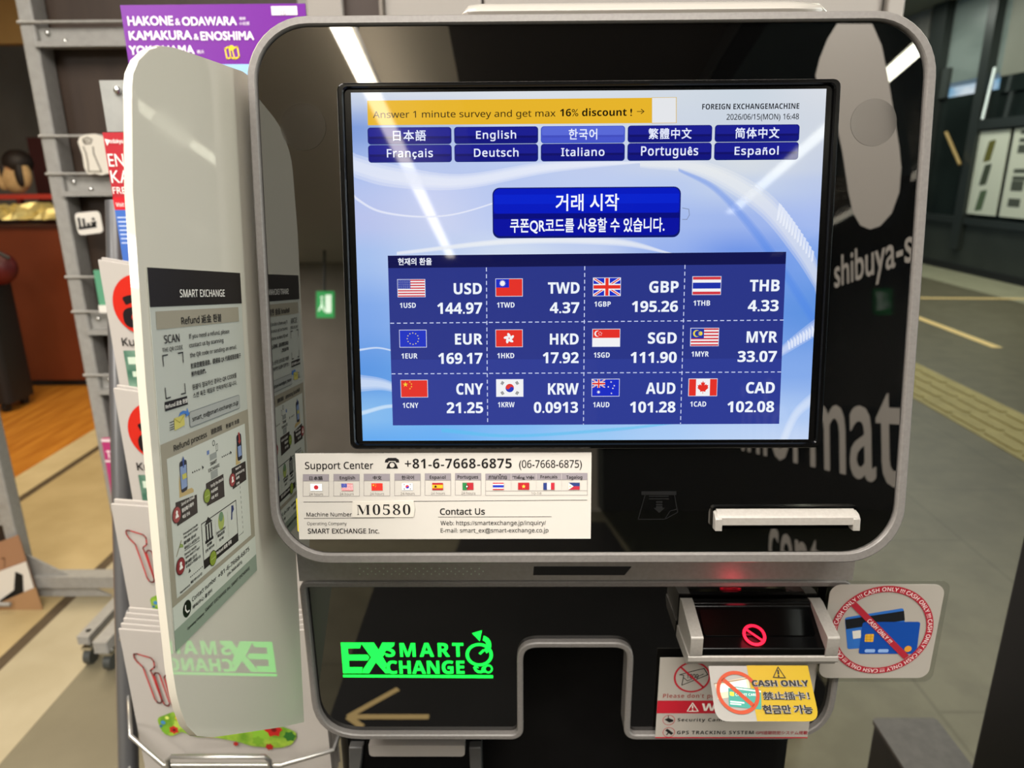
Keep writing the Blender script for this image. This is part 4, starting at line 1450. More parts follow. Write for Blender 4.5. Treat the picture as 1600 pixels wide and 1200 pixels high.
# coin tray in the pedestal
Yt = 0.085
m = MB(Face((0, Yt, 0), (1, 0, 0), (0, 0, 1)))
Q = m.F.p
a, b = Q(548, 1230), Q(752, 1158)
m.box(a[0], a[1] - .06, -.03, b[0], b[1], -.004, M_blk)
ct = m.build('coin_tray', MT, bevel=0.003)
for xa, xb, xc in ((545, 567, 1), (733, 752, -1)):
    m = MB(Face((0, Yt - .004, 0), (1, 0, 0), (0, 0, 1)))
    u0, u1 = m.F.p(xa, 1169)[0], m.F.p(xb, 1169)[0]
    t_, b_ = m.F.p(650, 1168)[1], m.F.p(650, 1250)[1]
    m.loft([[(u0, t_, 0), (u1, t_, 0), (u1, t_, -.02), (u0, t_, -.02)],
            [(u0 + (0.002 if xc < 0 else -.001), b_, 0.012), (u1 - (.010 if xc > 0 else 0), b_, 0.012), (u1 - (.010 if xc > 0 else 0), b_, -.02), (u0 + (0.002 if xc < 0 else -.001), b_, -.02)]], noisy('dark_grey_guide', '#383736', '#403f3d', 50, .45))
    m.build('guide', ct, bevel=0.001)
m = MB(Face((0, Yt - .006, 0), (1, 0, 0), (0, 0, 1)))
a, b = m.F.p(577, 1182), m.F.p(726, 1165)
m.prism(rrect(a[0], a[1], b[0], b[1], (.004, .004, .0005, .0005), 5), -.02, 0, pbr('tray_lip_grey', '#9a948e', 0.35, 0.2))
m.build('lip', ct, bevel=0.0008)

# camera slot and speaker holes in the strip under the head
m = MB(LF)
P2 = LF.p
m.prism([P2(*q) for q in ((833, 896), (975, 896), (986, 883), (834, 883))], 0.0018, 0.0026, pbr('slot_black', '#010101', 0.6))
m.build('camera_slot', MT)
m = MB(LF)
gd = pbr('hole_dot', '#b9c8b4', 0.4)
for r in range(3):
    for k in range(16):
        x = 563 + 12.4 * k + (r % 2) * 6
        if x < 762:
            q = P2(x, 886 + r * 4.3)
            m.disc(q[0], q[1], .0006, 0.0023, gd, 6)
m.build('speaker_grille', MT)

# lit logo
lg = pbr('logo_green', '#021006', 0.3, emit='#14f23e', es=2.4)
Z = lambda x, y: LF.p(400 + x / 4.0, 900 + y / 4.0)
m = MB(LF)
def zp(*q):
    m.poly([Z(*a) for a in q][::-1], -0.00085, lg)
zp((528, 420), (660, 420), (648, 456), (572, 456), (576, 496), (694, 496), (708, 512), (696, 532), (579, 532), (582, 574), (664, 574), (660, 612), (543, 612))
zp((652, 420), (735, 420), (765, 466), (788, 420), (866, 420), (852, 448), (802, 478), (808, 490), (790, 508), (818, 556), (806, 580), (828, 598), (880, 604), (878, 612), (808, 612), (748, 544), (706, 612), (662, 612), (668, 588), (718, 512))
m.T('SMART', 400 + 806 / 4, 900 + 421 / 4, 400 + 1297 / 4, 900 + 507 / 4, -0.0007, lg, 'B', 0.012, 1.25)
m.T('CHANGE', 400 + 814 / 4, 900 + 532 / 4, 400 + 1303 / 4, 900 + 613 / 4, -0.0007, lg, 'B', 0.014)
zp((543, 621), (1481, 624), (1481, 643), (543, 637))
c = Z(1395, 496)
m.ann(c[0], c[1], .0088, .0116, -0.0008, lg)
c1 = Z(1400, 492)
def arc(cx, cy, r0, r1, a0, a1, sy=1.0):
    pts = []
    for i in range(17):
        f = i / 16
        a = math.radians(a0 + (a1 - a0) * f)
        q = Z(cx + r0 * math.cos(a), cy - r0 * sy * math.sin(a))
        q2 = Z(cx + r1 * math.cos(a) * (1), cy - r1 * sy * math.sin(a))
        pts += [q + (-0.0008,), q2 + (-0.0008,)]
    m.add(pts, [(2 * i, 2 * i + 1, 2 * i + 3, 2 * i + 2) for i in range(16)], lg)
arc(1410, 436, 30, 60, -60, 78)
zp((1350, 362), (1412, 343), (1408, 364), (1398, 412))
zp((1390, 488), (1418, 462), (1432, 470), (1404, 496))
arc(1452, 585, 17, 28, 0, 360)
arc(1400, 570, 26, 42, 185, 330)
zp((1356, 578), (1372, 558), (1394, 580))
arc(1428, 588, 10, 20, 80, 280)
m.build('lit_logo', lpn)

# document reader on the right
X0, X1 = 0.0865, 0.2005
zb = lambda y, Y: onY(1175, y, Y).z
Yf = -0.004
zt_b = zb(934, .036)
zt_f = zb(996, Yf)
zl_t, zl_b = zb(1026, Yf), zb(1040, Yf)
KF = Face((0, 0, 0), (0, -1, 0), (0, 0, 1))      # side view: u = -Y, v = Z, w = -X
m = MB(KF)
prof = [(-.037, zl_b - .003), (.0, zl_b - .002), (-Yf - .004, zl_b), (-Yf, zl_b + .003), (-Yf, zl_t), (-.037, zl_t)]
m.prism(prof, -X1 - .001, -X0 + .001, M_sil3)
rd = m.build('document_reader', MT, bevel=0.0012)
for xa, xb in ((X0, X0 + .0095), (X1 - .0095, X1)):
    m = MB(KF)
    m.prism([(-.037, zl_b - .001), (-.006, zl_b - .001), (-Yf - .001, zl_t - .001), (-Yf + .0005, zl_t + .002), (-Yf + .0005, zt_f), (-.030, zt_b), (-.037, zt_b)], -xb, -xa, M_sil3)
    m.build('cheek', rd, bevel=0.0012)
m = MB(KF)
xa, xb = X0 + .0095, X1 - .0095
m.prism([(-.037, zl_t), (-Yf - .001, zl_t), (-Yf - .0012, zl_t + .006), (-.006, zl_t + .0095), (-.030, zt_b - .004), (-.031, zt_b - .001), (-.037, zt_b - .001)], -xb, -xa, M_blk)
tr = m.build('tray', rd, bevel=0.0008)
# glass set in the tray, sloping towards the customer
pa, pb = V((0, .006 - .0008, zl_t + .0098)), V((0, .030 - .0008, zt_b - .0038))
TF = Face((0, pa.y, pa.z), (1, 0, 0), pb - pa)
Lg = (pb - pa).length
m = MB(TF)
m.prism(rrect(xa + .004, .002, xb - .004, Lg - .003, .002, 3), 0.0, 0.0008, pbr('reader_glass', '#020202', 0.08, spec=0.5))
m.build('reader_window', tr)
red = pbr('led_red', '#200004', 0.3, emit='#ff1430', es=3.2)
m = MB(TF)
c = TF.p(1178, 993.5)
e = TF.p(1196, 993.5)
r = abs(e[0] - c[0])
m.ann(c[0], c[1], r * .74, r, 0.0014, red)
m.line((c[0] - r * .68, c[1] + r * .6), (c[0] + r * .68, c[1] - r * .6), r * .2, 0.0014, red)
m.build('stop_light', rd)
ll = bpy.data.lights.new('reader_glow', 'POINT')
ll.energy = 0.02
ll.color = (1, .04, .08)
ll.shadow_soft_size = 0.008
lo = bpy.data.objects.new('reader_glow', ll)
C.objects.link(lo)
lo.location = TF.P(c[0], c[1], .012)

# white side panel
m = MB(PF)
far = PF.p(470, 1131)[0]
ol = [PF.p(*q) for q in ((274, 1088), (280, 1112), (290, 1138), (306, 1154), (330, 1156), (380, 1148), (440, 1138), (474, 1130))]
ol += [(ol[-1][0], .133), (PF.p(380, 112)[0], PF.p(380, 112)[1])]
ol += [PF.p(*q) for q in ((345, 100), (300, 85), (272, 76), (252, 74), (234, 81), (218, 97), (209, 118), (207, 140), (208, 300), (227, 600), (252, 900), (268, 1050))]
m.prism(ol, -0.0042, 0.0, pbr('glossy_cream_plastic', '#bfb9aa', 0.4, spec=0.0, coat=0.9))
m.build('privacy_panel', MT, bevel=0.0018, seg=3, angle=50)

# ------------------------------------------------------------------ stickers on the machine
INK = pap('#1c1a1a')
m = MB(HF)
W0 = -0.0016
a, b = HF.p(466.5, 844), HF.p(924.7, 708)
m.prism([(a[0], a[1]), (b[0], a[1]), (b[0], b[1]), (a[0], b[1])], -0.0022, W0, pap('#bfbab2', 0.35))
E1 = W0 + .0002
m.T('Support Center', 475.5, 722.3, 582.6, 733.5, E1, INK, 'R', 0.012)
m.T('+81-6-7668-6875', 632, 717.3, 799.5, 732.5, E1, INK, 'B', 0.0, 1.06)
m.T('(06-7668-6875)', 811, 719.5, 909.5, 731.5, E1, INK, 'R', 0.005)
# telephone pictogram
P = HF.p
m.qpx([(603, 733), (621.5, 733), (619, 727), (615.5, 722.5), (608.5, 722.5), (605, 727)], E1, INK)
m.qpx([(600.5, 723.5), (606, 723.5), (606.5, 721), (617.5, 721), (618, 723.5), (623.3, 723.5), (622.5, 719), (618, 716.2), (606, 716.2), (601.5, 719)], E1, INK)
c = P(612.2, 727.6)
m.disc(c[0], c[1], .0017, E1 + .0001, pap('#bfbab2', 0.35), 18)
hd, ln = pap('#8d868b'), pap('#8f8987')
boxes = [472.5, 520.5, 568, 616, 663.5, 711]
hn = ['日本語', 'English', '中文', '한국어', 'Español', 'Portugues']
hx = [(482.5, 503.5), (530, 554), (582, 596), (627, 646.5), (671, 696), (714.5, 747)]
fl = [('JP', 484, 502.5), ('US', 533, 551), ('CN', 580, 597.3), ('KR', 627.5, 644.5), ('ES', 675, 692), ('PT', 722.5, 739.5)]
for k, x in enumerate(boxes):
    yy = -k * 0.32
    m.lines([P(x, 742 + yy), P(x + 40.5, 742 + yy), P(x + 40.5, 776.3 + yy), P(x, 776.3 + yy)], .0003, E1, ln, True)
    m.qpx([(x, 752.5 + yy), (x + 40.5, 752.5 + yy), (x + 40.5, 742 + yy), (x, 742 + yy)], E1 + .0001, hd)
    asc = hn[k].isascii() or hn[k] == 'Español'
    m.T(hn[k], hx[k][0], 744.8 + yy, hx[k][1], (750.3 if asc else 751) + yy, E1 + .0002, INK, 'B' if asc else 'x', 0.0 if asc else .02)
    cd_, fa, fb = fl[k]
    flag(m, cd_, fa, 756.6 + yy, fb, 767.8 + yy, E1 + .0002, pap, '#a9a39a')
    m.T('24 hours', x + 9.5, 770.8 + yy, x + 31.5, 775 + yy, E1, pap('#77726c'), 'R')
m.lines([P(758.5, 741), P(918, 740), P(918, 774.5), P(758.5, 775)], .0003, E1, ln, True)
m.line(P(758.5, 768.2), P(918, 767.5), .0003, E1, ln)
m.qpx([(758.5, 751), (918, 750.3), (918, 740), (758.5, 741)], E1 + .0001, hd)
for x in (798.5, 838, 877.5):
    m.line(P(x, 741), P(x, 768), .0003, E1 + .0002, pap('#b5aeaa'))
for s, x0, x1, y0, y1, asc in (('ภาษาไทย', 763, 792, 741.5, 749.5, 0), ("'Tiếng Việt", 801, 835, 743, 748.8, 1), ('Français', 844.5, 871, 743, 748.3, 1), ('Tagalog', 885, 910, 743.5, 749, 1)):
    m.T(s, x0, y0, x1, y1, E1 + .0002, INK, 'x' if s[0] != 'T' and s[0] != 'F' else 'B', .02 if not asc or s[0] == "'" else 0.0)
for cd_, fa, fb in (('TH', 770, 787), ('VN', 809.5, 827), ('FR', 849, 866.5), ('PH', 888.5, 906)):
    flag(m, cd_, fa, 755, fb, 766, E1 + .0002, pap, '#a9a39a')
m.T('10-18', 830, 770, 846, 773.5, E1, pap('#77726c'), 'R')
rule = pap('#4c4744')
m.line(P(473, 785.5), P(918, 782.3), .00035, E1, rule)
m.line(P(474, 811), P(616, 810), .00035, E1, rule)
m.line(P(684, 809), P(862, 808.3), .00035, E1, rule)
m.T('Machine Number', 478, 801.3, 549, 808, E1, INK, 'R', .008)
m.T('Operating Company', 479, 816.5, 541, 821.5, E1, INK, 'R')
m.T('SMART EXCHANGE Inc.', 480, 826.8, 592, 834.5, E1, INK, 'R', .02)
m.T('Contact Us', 687, 795, 757.5, 805, E1, INK, 'R', .022)
m.T('Web: https://smartexchange.jp/inquiry/', 688, 814.3, 853, 821.3, E1, INK, 'R', .006)
m.T('E-mail: smart_ex@smart-exchange.co.jp', 688, 826, 857, 833, E1, INK, 'R', .006)
tag(m.build('support_sticker'), 'white support center sticker with phone number and flags, below the screen', 'sticker')
m = MB(HF)
m.prism(rpoly([P(550, 809), P(646, 808.5), P(648, 796), P(646, 783.5), P(550, 784.5)], .0004, 2), W0 + .0001, W0 + .0008, pap('#c9c3b8', .4))
m.tx('M0580', P(556.5, 797)[0], P(600, 805)[1], P(641, 797)[0], P(600, 788.3)[1], W0 + .001, INK, 'E', -0.009, 1.15)
tag(m.build('number_slip'), 'small raised paper slip with a serif machine number, stuck on the support sticker', 'paper slip')
m = MB(HF)
a, b = P(463.5, 833), P(475, 779.5)
m.prism(rrect(a[0], a[1], b[0], b[1], .0012, 3), -0.00245, -0.00225, pap('#cfc134'))
tag(m.build('yellow_sticker'), 'yellow sticker edge peeking out left from under the support sticker', 'sticker')

# refund notice on the side panel
m = MB(PF)
s0, s1, s2, s3 = PF.p(228, 418), PF.p(373, 428), PF.p(399, 893), PF.p(270, 1021)
U0, U1, VB, VT = (s0[0] + s3[0]) / 2, (s1[0] + s2[0]) / 2, (s3[1] + s2[1]) / 2, (s0[1] + s1[1]) / 2
m.prism([(U0, VB), (U1, VB), (U1, VT), (U0, VT)], 0.0002, 0.0006, pap('#a9aa9f', .3))
k_ = 1600 / 180.0
A1 = lambda x, y: (220 + x / k_, 410 + y / k_)
A2 = lambda x, y: (230 + x / k_, 540 + y / k_)
A3 = lambda x, y: (240 + x / k_, 660 + y / k_)
A4 = lambda x, y: (250 + x / k_, 780 + y / k_)
A5 = lambda x, y: (250 + x / k_, 890 + y / k_)
v = lambda q: PF.p(*q)[1]
u = lambda q: PF.p(*q)[0]
E0, E1, E2, E3 = .0008, .0009, .0010, .0011
BLK, TAU, WHT, DRK = pap('#211d1a'), pap('#8a8371'), pap('#d8d4ca'), pap('#2e2723')


def quad(f, pts, w, mat):
    m.poly([PF.p(*f(*q)) for q in pts], w, mat)


def t3(f, s, bl, br, tl, w=E2, mat=None, st='R', fat=.012):
    m.T3(s, f(*bl), f(*br), f(*tl), w, mat or INK, st, fat)


m.rect(U0, (v(A1(100, 632)) + v(A1(1378, 578))) / 2, U1, VT, E0, BLK)
t3(A1, 'SMART EXCHANGE', (520, 495), (1145, 478), (515, 385), mat=WHT)
m.rect(u(A1(190, 800)), v(A1(195, 955)), u(A1(1342, 730)), v(A1(187, 700)), E0, TAU)
t3(A1, 'Refund 返金 환불', (540, 865), (1100, 822), (537, 750))
t3(A1, 'SCAN', (300, 1140), (515, 1115), (297, 1025))
t3(A1, 'If you need a refund, please', (645, 1065), (1208, 990), (642, 1000))
t3(A1, 'contact us by scanning', (650, 1182), (1125, 1122), (650, 1118))
t3(A2, 'THE QR CODE', (185, 103), (468, 68), (182, 45))
t3(A2, 'the QR code or sending an email.', (570, 165), (1222, 55), (568, 100))
for L in ([(200, 300), (188, 160), (255, 145)], [(405, 122), (468, 108), (475, 245)], [(222, 610), (235, 755), (295, 735)], [(495, 545), (505, 675), (445, 690)]):
    m.lines([PF.p(*A2(*q)) for q in L], .0007, E2, INK)
t3(A2, '如果您需要退款，請掃描 QR 代碼或發送電子', (580, 325), (1278, 170), (578, 250), st='x', fat=.015)
t3(A2, '郵件給我們。', (590, 445), (795, 395), (590, 370), st='x', fat=.015)
t3(A2, '환불이 필요하신 경우는 QR CODE를', (603, 618), (1218, 448), (603, 545), st='x', fat=.012)
t3(A2, '스캔 혹은 메일로 연락부탁드립니다.', (612, 732), (1222, 560), (610, 655), st='x', fat=.012)
quad(A2, [(222, 935), (540, 830), (528, 712), (215, 805)], E1, BLK)
t3(A2, 'Refund 返金 환불', (225, 895), (532, 800), (220, 835), mat=WHT)
m.rrect(u(A2(558, 1040)), (v(A2(570, 1160)) + v(A2(1265, 875))) / 2, u(A2(1264, 780)), (v(A2(550, 930)) + v(A2(1262, 685))) / 2, .002, E1, pap('#6c706e'))
m.rrect(u(A2(558, 1040)) + .0005, (v(A2(570, 1160)) + v(A2(1265, 875))) / 2 + .0005, u(A2(1264, 780)) - .0005, (v(A2(550, 930)) + v(A2(1262, 685))) / 2 - .0004, .0017, E2, pap('#94958e'))
t3(A2, 'smart_ex@smart-exchange.co.jp', (597, 1052), (1240, 830), (592, 985), E3)
quad(A2, [(355, 1200), (495, 1120), (488, 975), (345, 1030)], E1, pap('#b5aa58'))
m.lines([PF.p(*A2(*q)) for q in ((345, 1035), (425, 1085), (488, 980))], .0004, E2, pap('#8f853e'))
quad(A2, [(400, 1025), (425, 985), (470, 960), (515, 965), (505, 1010), (560, 968), (525, 875), (522, 925), (470, 918), (430, 945)], E2, pap('#3d6cab'))
for y in (1090, 1130, 1165, 1195):
    q0, q1 = PF.p(*A2(285, y)), PF.p(*A2(345, y - 25))
    m.line(q0, q1, .0004, E1, INK)
# process block
m.rect(U0, v(A5(150, 556)), U1, v(A3(62, 338)), E0, TAU)
m.rect(u(A3(165, 700)), v(A5(215, 418)), u(A3(1252, 200)), v(A3(160, 528)), E1, pap('#b0b1a5'))
t3(A3, 'Refund process', (250, 415), (712, 215), (240, 330))
t3(A3, '退款流程', (770, 182), (925, 118), (765, 105), st='x')
t3(A3, '환불의 흐름', (980, 95), (1165, 12), (978, 32), st='x')
SKIN = pap('#a89260')


def phone(f, body, scr, arrow, col, hand):
    if hand:
        quad(f, hand, E2, SKIN)
    m.poly(rpoly([PF.p(*f(*q)) for q in body], .002, 3), E2 + .0001, pap('#26262e'))
    quad(f, scr, E3 + .0001, pap('#7586a6'))
    quad(f, arrow, E3 + .0002, pap(col))


phone(A3, [(350, 1010), (440, 950), (425, 525), (320, 570)], [(352, 955), (430, 905), (416, 600), (330, 640)],
      [(372, 485), (392, 545), (382, 550), (385, 640), (368, 650), (365, 560), (352, 572)], '#34487e',
      [(325, 1070), (320, 745), (345, 900), (360, 1000), (420, 970), (430, 950), (500, 925), (525, 950), (525, 985)])
quad(A3, [(362, 815), (420, 785), (414, 715), (355, 745)], E3 + .0003, pap('#b0a84e'))
phone(A3, [(1140, 550), (1205, 510), (1185, 150), (1120, 190)], [(1148, 490), (1196, 460), (1182, 320), (1138, 345)],
      [(1160, 310), (1183, 250), (1172, 255), (1160, 140), (1142, 150), (1150, 262), (1135, 262)], '#8f3a34', [(1115, 605), (1118, 300), (1140, 540), (1180, 550), (1178, 572)])
for a, b in (((505, 715), (625, 660)), ((920, 492), (1030, 437))):
    m.dash(PF.p(*A3(*a)), PF.p(*A3(*b)), .0009, E2, INK, .0012, .0013)
quad(A3, [(640, 612), (668, 635), (650, 672)], E2, INK)
quad(A3, [(1032, 402), (1058, 422), (1042, 458)], E2, INK)
m.rect(u(A3(750, 490)), v(A3(755, 548)), u(A3(846, 450)), v(A3(750, 462)), E2, pap('#83867f'))
m.rect(u(A3(765, 750)), v(A3(770, 812)), u(A3(862, 700)), v(A3(765, 702)), E2, pap('#83867f'))
t3(A3, 'SMART', (757, 612), (853, 572), (755, 562))
t3(A3, 'EXCHANGE', (733, 702), (888, 630), (730, 655))
c = PF.p(*A3(805, 298))
m.ann(c[0], c[1], .0012, .0018, E2, pap('#55564f'))
m.lines([PF.p(*A3(*q)) for q in ((838, 320), (860, 305), (862, 395), (842, 410))], .0004, E2, pap('#55564f'), True)
quad(A3, [(712, 470), (745, 450), (742, 395), (708, 412)], E2, pap('#5c6f9a'))
for f, q, s1_, s2_, s3_, lines_ in (
        (A4, [(205, 400), (492, 205), (480, -50), (180, 70)], 'Send an Email', '發送電子郵件', '메일 전송', [((258, 115), (440, 5), (255, 70)), ((265, 205), (435, 110), (262, 148)), ((275, 295), (380, 230), (272, 245))]),
        (A3, [(712, 1180), (958, 1040), (940, 725), (695, 865)], 'Verify the details', '內容確認', '내용 확인', [((757, 920), (935, 815), (754, 875)), ((765, 1000), (858, 950), (762, 955)), ((768, 1088), (860, 1035), (765, 1045))]),
        (A3, [(1072, 940), (1262, 800), (1250, 540), (1055, 650)], 'Wait for', '處理', '진행', [((1105, 672), (1185, 630), (1102, 640)), ((1115, 805), (1160, 780), (1112, 770)), ((1118, 885), (1160, 860), (1116, 850))])):
    quad(f, q, E2, DRK)
    for s_, (bl, br, tl) in zip((s1_, s2_, s3_), lines_):
        t3(f, s_, bl, br, tl, E3 + .0001, WHT, 'R' if s_.isascii() else 'x', .01)
t3(A3, 'processing', (1110, 742), (1228, 680), (1107, 705), E3 + .0001, WHT)
for f, x, y, yr, col in ((A3, 705, 1035, 1140, '#76862c'), (A3, 1060, 808, 905, '#8a3c3a'), (A4, 190, 240, 360, '#8a3c3a'), (A4, 698, 835, 945, '#76862c'), (A4, 245, 955, 1080, '#7c2a2c')):
    c, e = PF.p(*f(x, y)), PF.p(*f(x, yr))
    r = abs(e[1] - c[1])
    m.disc(c[0], c[1], r, E3 + .0002, pap('#3a3a22' if col == '#76862c' else '#4a2420'), 28)
    m.disc(c[0], c[1], r * .9, E3 + .0003, pap(col), 28)
    if col != '#76862c':
        m.disc(c[0], c[1] + r * .28, r * .24, E3 + .0004, WHT, 14)
        m.poly([(c[0] - r * .4, c[1] - r * .35), (c[0] + r * .4, c[1] - r * .35), (c[0] + r * .3, c[1] - r * .05), (c[0] + r * .1, c[1] + r * .15), (c[0] - r * .1, c[1] + r * .15), (c[0] - r * .3, c[1] - r * .05)], E3 + .0004, WHT)
    else:
        m.rect(c[0] - r * .6, c[1] - r * .08, c[0] + r * .6, c[1] + r * .02, E3 + .0004, pap('#a2aa6a'))
m.dash(PF.p(*A3(1172, 890)), PF.p(*A4(1128, 465)), .0004, E2, INK, .0018, .0016)
m.dash(PF.p(*A4(1128, 470)), PF.p(*A4(1062, 522)), .0006, E2, INK, .001, .001)
bx = [PF.p(*A4(540, 370)), PF.p(*A4(1027, 20)), PF.p(*A4(1055, 575)), PF.p(*A4(585, 995))]
bu0, bu1, bv0, bv1 = (bx[0][0] + bx[3][0]) / 2, (bx[1][0] + bx[2][0]) / 2, (bx[2][1] + bx[3][1]) / 2, (bx[0][1] + bx[1][1]) / 2
m.lines([(bu0, bv0), (bu1, bv0), (bu1, bv1), (bu0, bv1)], .0006, E2, INK, True)
bm = v(A4(580, 868))
m.rect(bu0, bv0, bu1, bm, E2, BLK)
t3(A4, 'Refund 返金 환불', (752, 785), (962, 625), (748, 735), E3, WHT)
for f_ in (.36, .72):
    m.line((bu0 + (bu1 - bu0) * f_, bm + .002), (bu0 + (bu1 - bu0) * f_, bv1 - .003), .0002, E2, pap('#77776c'))
bc = (bu0 + (bu1 - bu0) * .18, bv1 - (bv1 - bm) * .3)
h_ = .0052
m.poly([(bc[0] - h_, bc[1] + h_ * .8), (bc[0] + h_, bc[1] + h_ * .8), (bc[0], bc[1] + h_ * 1.6)], E2, INK)
m.rect(bc[0] - h_, bc[1] - h_ * 1.3, bc[0] + h_, bc[1] - h_, E2, INK)
for q in (-.8, -.15, .5):
    m.rect(bc[0] + q * h_, bc[1] - h_, bc[0] + (q + .35) * h_, bc[1] + h_ * .75, E2, INK)
mc = (bu0 + (bu1 - bu0) * .53, bv1 - (bv1 - bm) * .3)
m.disc(mc[0], mc[1], .0042, E2, pap('#8f9a4e'), 20, .0055)
m.disc(mc[0], mc[1] + .003, .003, E2 + .0001, pap('#5f7a5a'), 16)
pc = (bu0 + (bu1 - bu0) * .86, bv1 - (bv1 - bm) * .25)
m.poly([(pc[0] - .002, pc[1] - .005), (pc[0] - .0005, pc[1] + .004), (pc[0] + .0025, pc[1] + .0035), (pc[0] + .003, pc[1] + .0005), (pc[0] + .0005, pc[1] - .001), (pc[0] - .0002, pc[1] - .005)], E2, pap('#25305c'))
for s_, bl, br, tl in (('Bank transfer', (598, 640), (705, 550), (595, 600)), ('銀行轉帳', (622, 690), (690, 630), (620, 645)), ('은행 계좌이체', (600, 770), (720, 670), (597, 730)),
                       ('Cash on delivery', (752, 515), (880, 408), (750, 478)), ('現金配送', (768, 560), (868, 475), (766, 515)), ('현금 배송', (792, 610), (855, 555), (790, 570)),
                       ('International transfer', (290, 525), (495, 380), (288, 495)), ('Takes about 5-10 days*', (292, 578), (500, 430), (290, 545)), ('國外匯款 5至10天', (298, 655), (470, 530), (296, 610)), ('해외송금 5~10영업일 소요', (305, 715), (515, 575), (302, 675)),
                       ('Domestic transfer', (308, 805), (475, 690), (306, 770)), ('Takes about 5-7 days*', (315, 858), (520, 700), (312, 825)), ('國內匯款 5至7天', (318, 930), (480, 810), (316, 888)), ('국내송금 5~7영업일 소요', (325, 980), (530, 830), (322, 940))):
    t3(A4, s_, bl, br, tl, E2, INK, 'R' if s_.isascii() else 'x', .012)
m.line(PF.p(*A4(305, 740)), PF.p(*A4(520, 590)), .0003, E2, INK)
quad(A4, [(230, 700), (290, 690), (285, 650), (245, 640)], E2, pap('#7d8f4a'))
m.lines([PF.p(*A4(*q)) for q in ((195, 820), (225, 720), (262, 600))], .0006, E2, pap('#7a6f52'))
quad(A5, [(360, 75), (395, 45), (375, 5)], E2, INK)
m.dash(PF.p(*A5(385, 130)), PF.p(*A5(560, -25)), .0006, E2, INK, .001, .001)
t3(A5, '*Approximately', (238, 360), (385, 250), (232, 335), fat=.005)
t3(A5, '預估 대략 소요기간', (392, 225), (552, 95), (388, 185), st='x')
m.rect(U0, (v(A4(1305, 775)) + v(A5(170, 880))) / 2, U1, v(A5(150, 556)), E1, pap('#b2b4a7'))
m.rect(U0, VB, U1, (v(A4(1305, 775)) + v(A5(170, 880))) / 2, E1, pap('#7d8777'))
c, e = PF.p(*A5(340, 568)), PF.p(*A5(340, 688))
r = abs(e[1] - c[1])
m.disc(c[0], c[1], r, E2, pap('#12140e'), 32)
m.lines([(c[0] - r * .35, c[1] + r * .5), (c[0] - r * .42, c[1] + r * .05), (c[0] - r * .05, c[1] - r * .42), (c[0] + r * .42, c[1] - r * .45)], r * .2, E3, WHT)
t3(A5, 'Contact number', (410, 465), (750, 170), (406, 400), st='R')
t3(A5, '呼叫中心 콜센터', (420, 580), (690, 335), (418, 520), st='x')
t3(A4, '+81-6-7668-6875', (775, 1115), (1212, 722), (770, 1055), fat=.018)
t3(A4, '(06-7668-6875)', (905, 1085), (1110, 900), (902, 1045))
t3(A5, 'Operating Company', (345, 865), (578, 645), (342, 830))
t3(A5, 'SMART EXCHANGE Inc. SMART EXCHANGE', (592, 612), (1215, 12), (588, 565))
tag(m.build('refund_notice'), 'tall grey refund instruction notice with a black heading, stuck on the white side panel', 'notice')

# warning sheet on the lower panel
m = MB(LF)
WW = 0.0052
a, b = LF.p(1023.5, 1146), LF.p(1268.5, 1021)
wu0, wu1 = LF.p(1026, 1080)[0], LF.p(1267, 1080)[0]
wu0, wu1 = wu0, wu0 + .132
m.prism([(wu0, a[1]), (wu1, a[1]), (wu1, b[1]), (wu0, b[1])], WW - .0004, WW, pap('#a09a91', .4))
e = WW + .0002
RD = pap('#a81f2c')
z = lambda x, y: (1020 + x / 5.217, 920 + y / 5.217)
c = LF.p(*z(308, 685))
rr = abs(LF.p(*z(160, 685))[0] - c[0])
nt = [z(*q) for q in ((208, 665), (240, 670), (235, 700), (225, 750), (400, 680), (435, 665), (405, 615), (360, 625), (300, 640))]
m.lines([LF.p(*q) for q in nt], .0007, e, INK, True)
m.lines([LF.p(*z(*q)) for q in ((240, 690), (270, 715), (400, 660))], .0006, e, INK)
m.T3('1000', z(262, 715), z(360, 672), z(258, 680), e, INK, 'R', .02)
m.ann(c[0], c[1], rr * .9, rr, e + .0001, RD)
m.line((c[0] - rr * .66, c[1] + rr * .66), (c[0] + rr * .66, c[1] - rr * .66), rr * .11, e + .0001, RD)
m.T("Please don't put", z(73, 0)[0], z(0, 818)[1], z(520, 0)[0], z(0, 853)[1], e, pap('#8c4a44'), 'B', 0, 1.1)
vt, vb = LF.p(*z(270, 875))[1], LF.p(*z(270, 978))[1]
m.rect(wu0, vb, wu1, vt, e, RD)
tri = [LF.p(*z(*q)) for q in ((268, 960), (358, 960), (312, 892))]
m.lines(tri, .0009, e + .0002, WHT, True)
m.line(LF.p(*z(312, 912)), LF.p(*z(312, 938)), .0011, e + .0002, WHT)
m.disc(*LF.p(*z(312, 949)), .0007, e + .0002, WHT, 8)
vh = LF.p(*z(430, 895))[1], LF.p(*z(430, 955))[1]
m.tx('WARNING', LF.p(*z(385, 925))[0], vh[1], LF.p(*z(385, 925))[0] + .062, vh[0], e + .0002, WHT, 'B', .01)
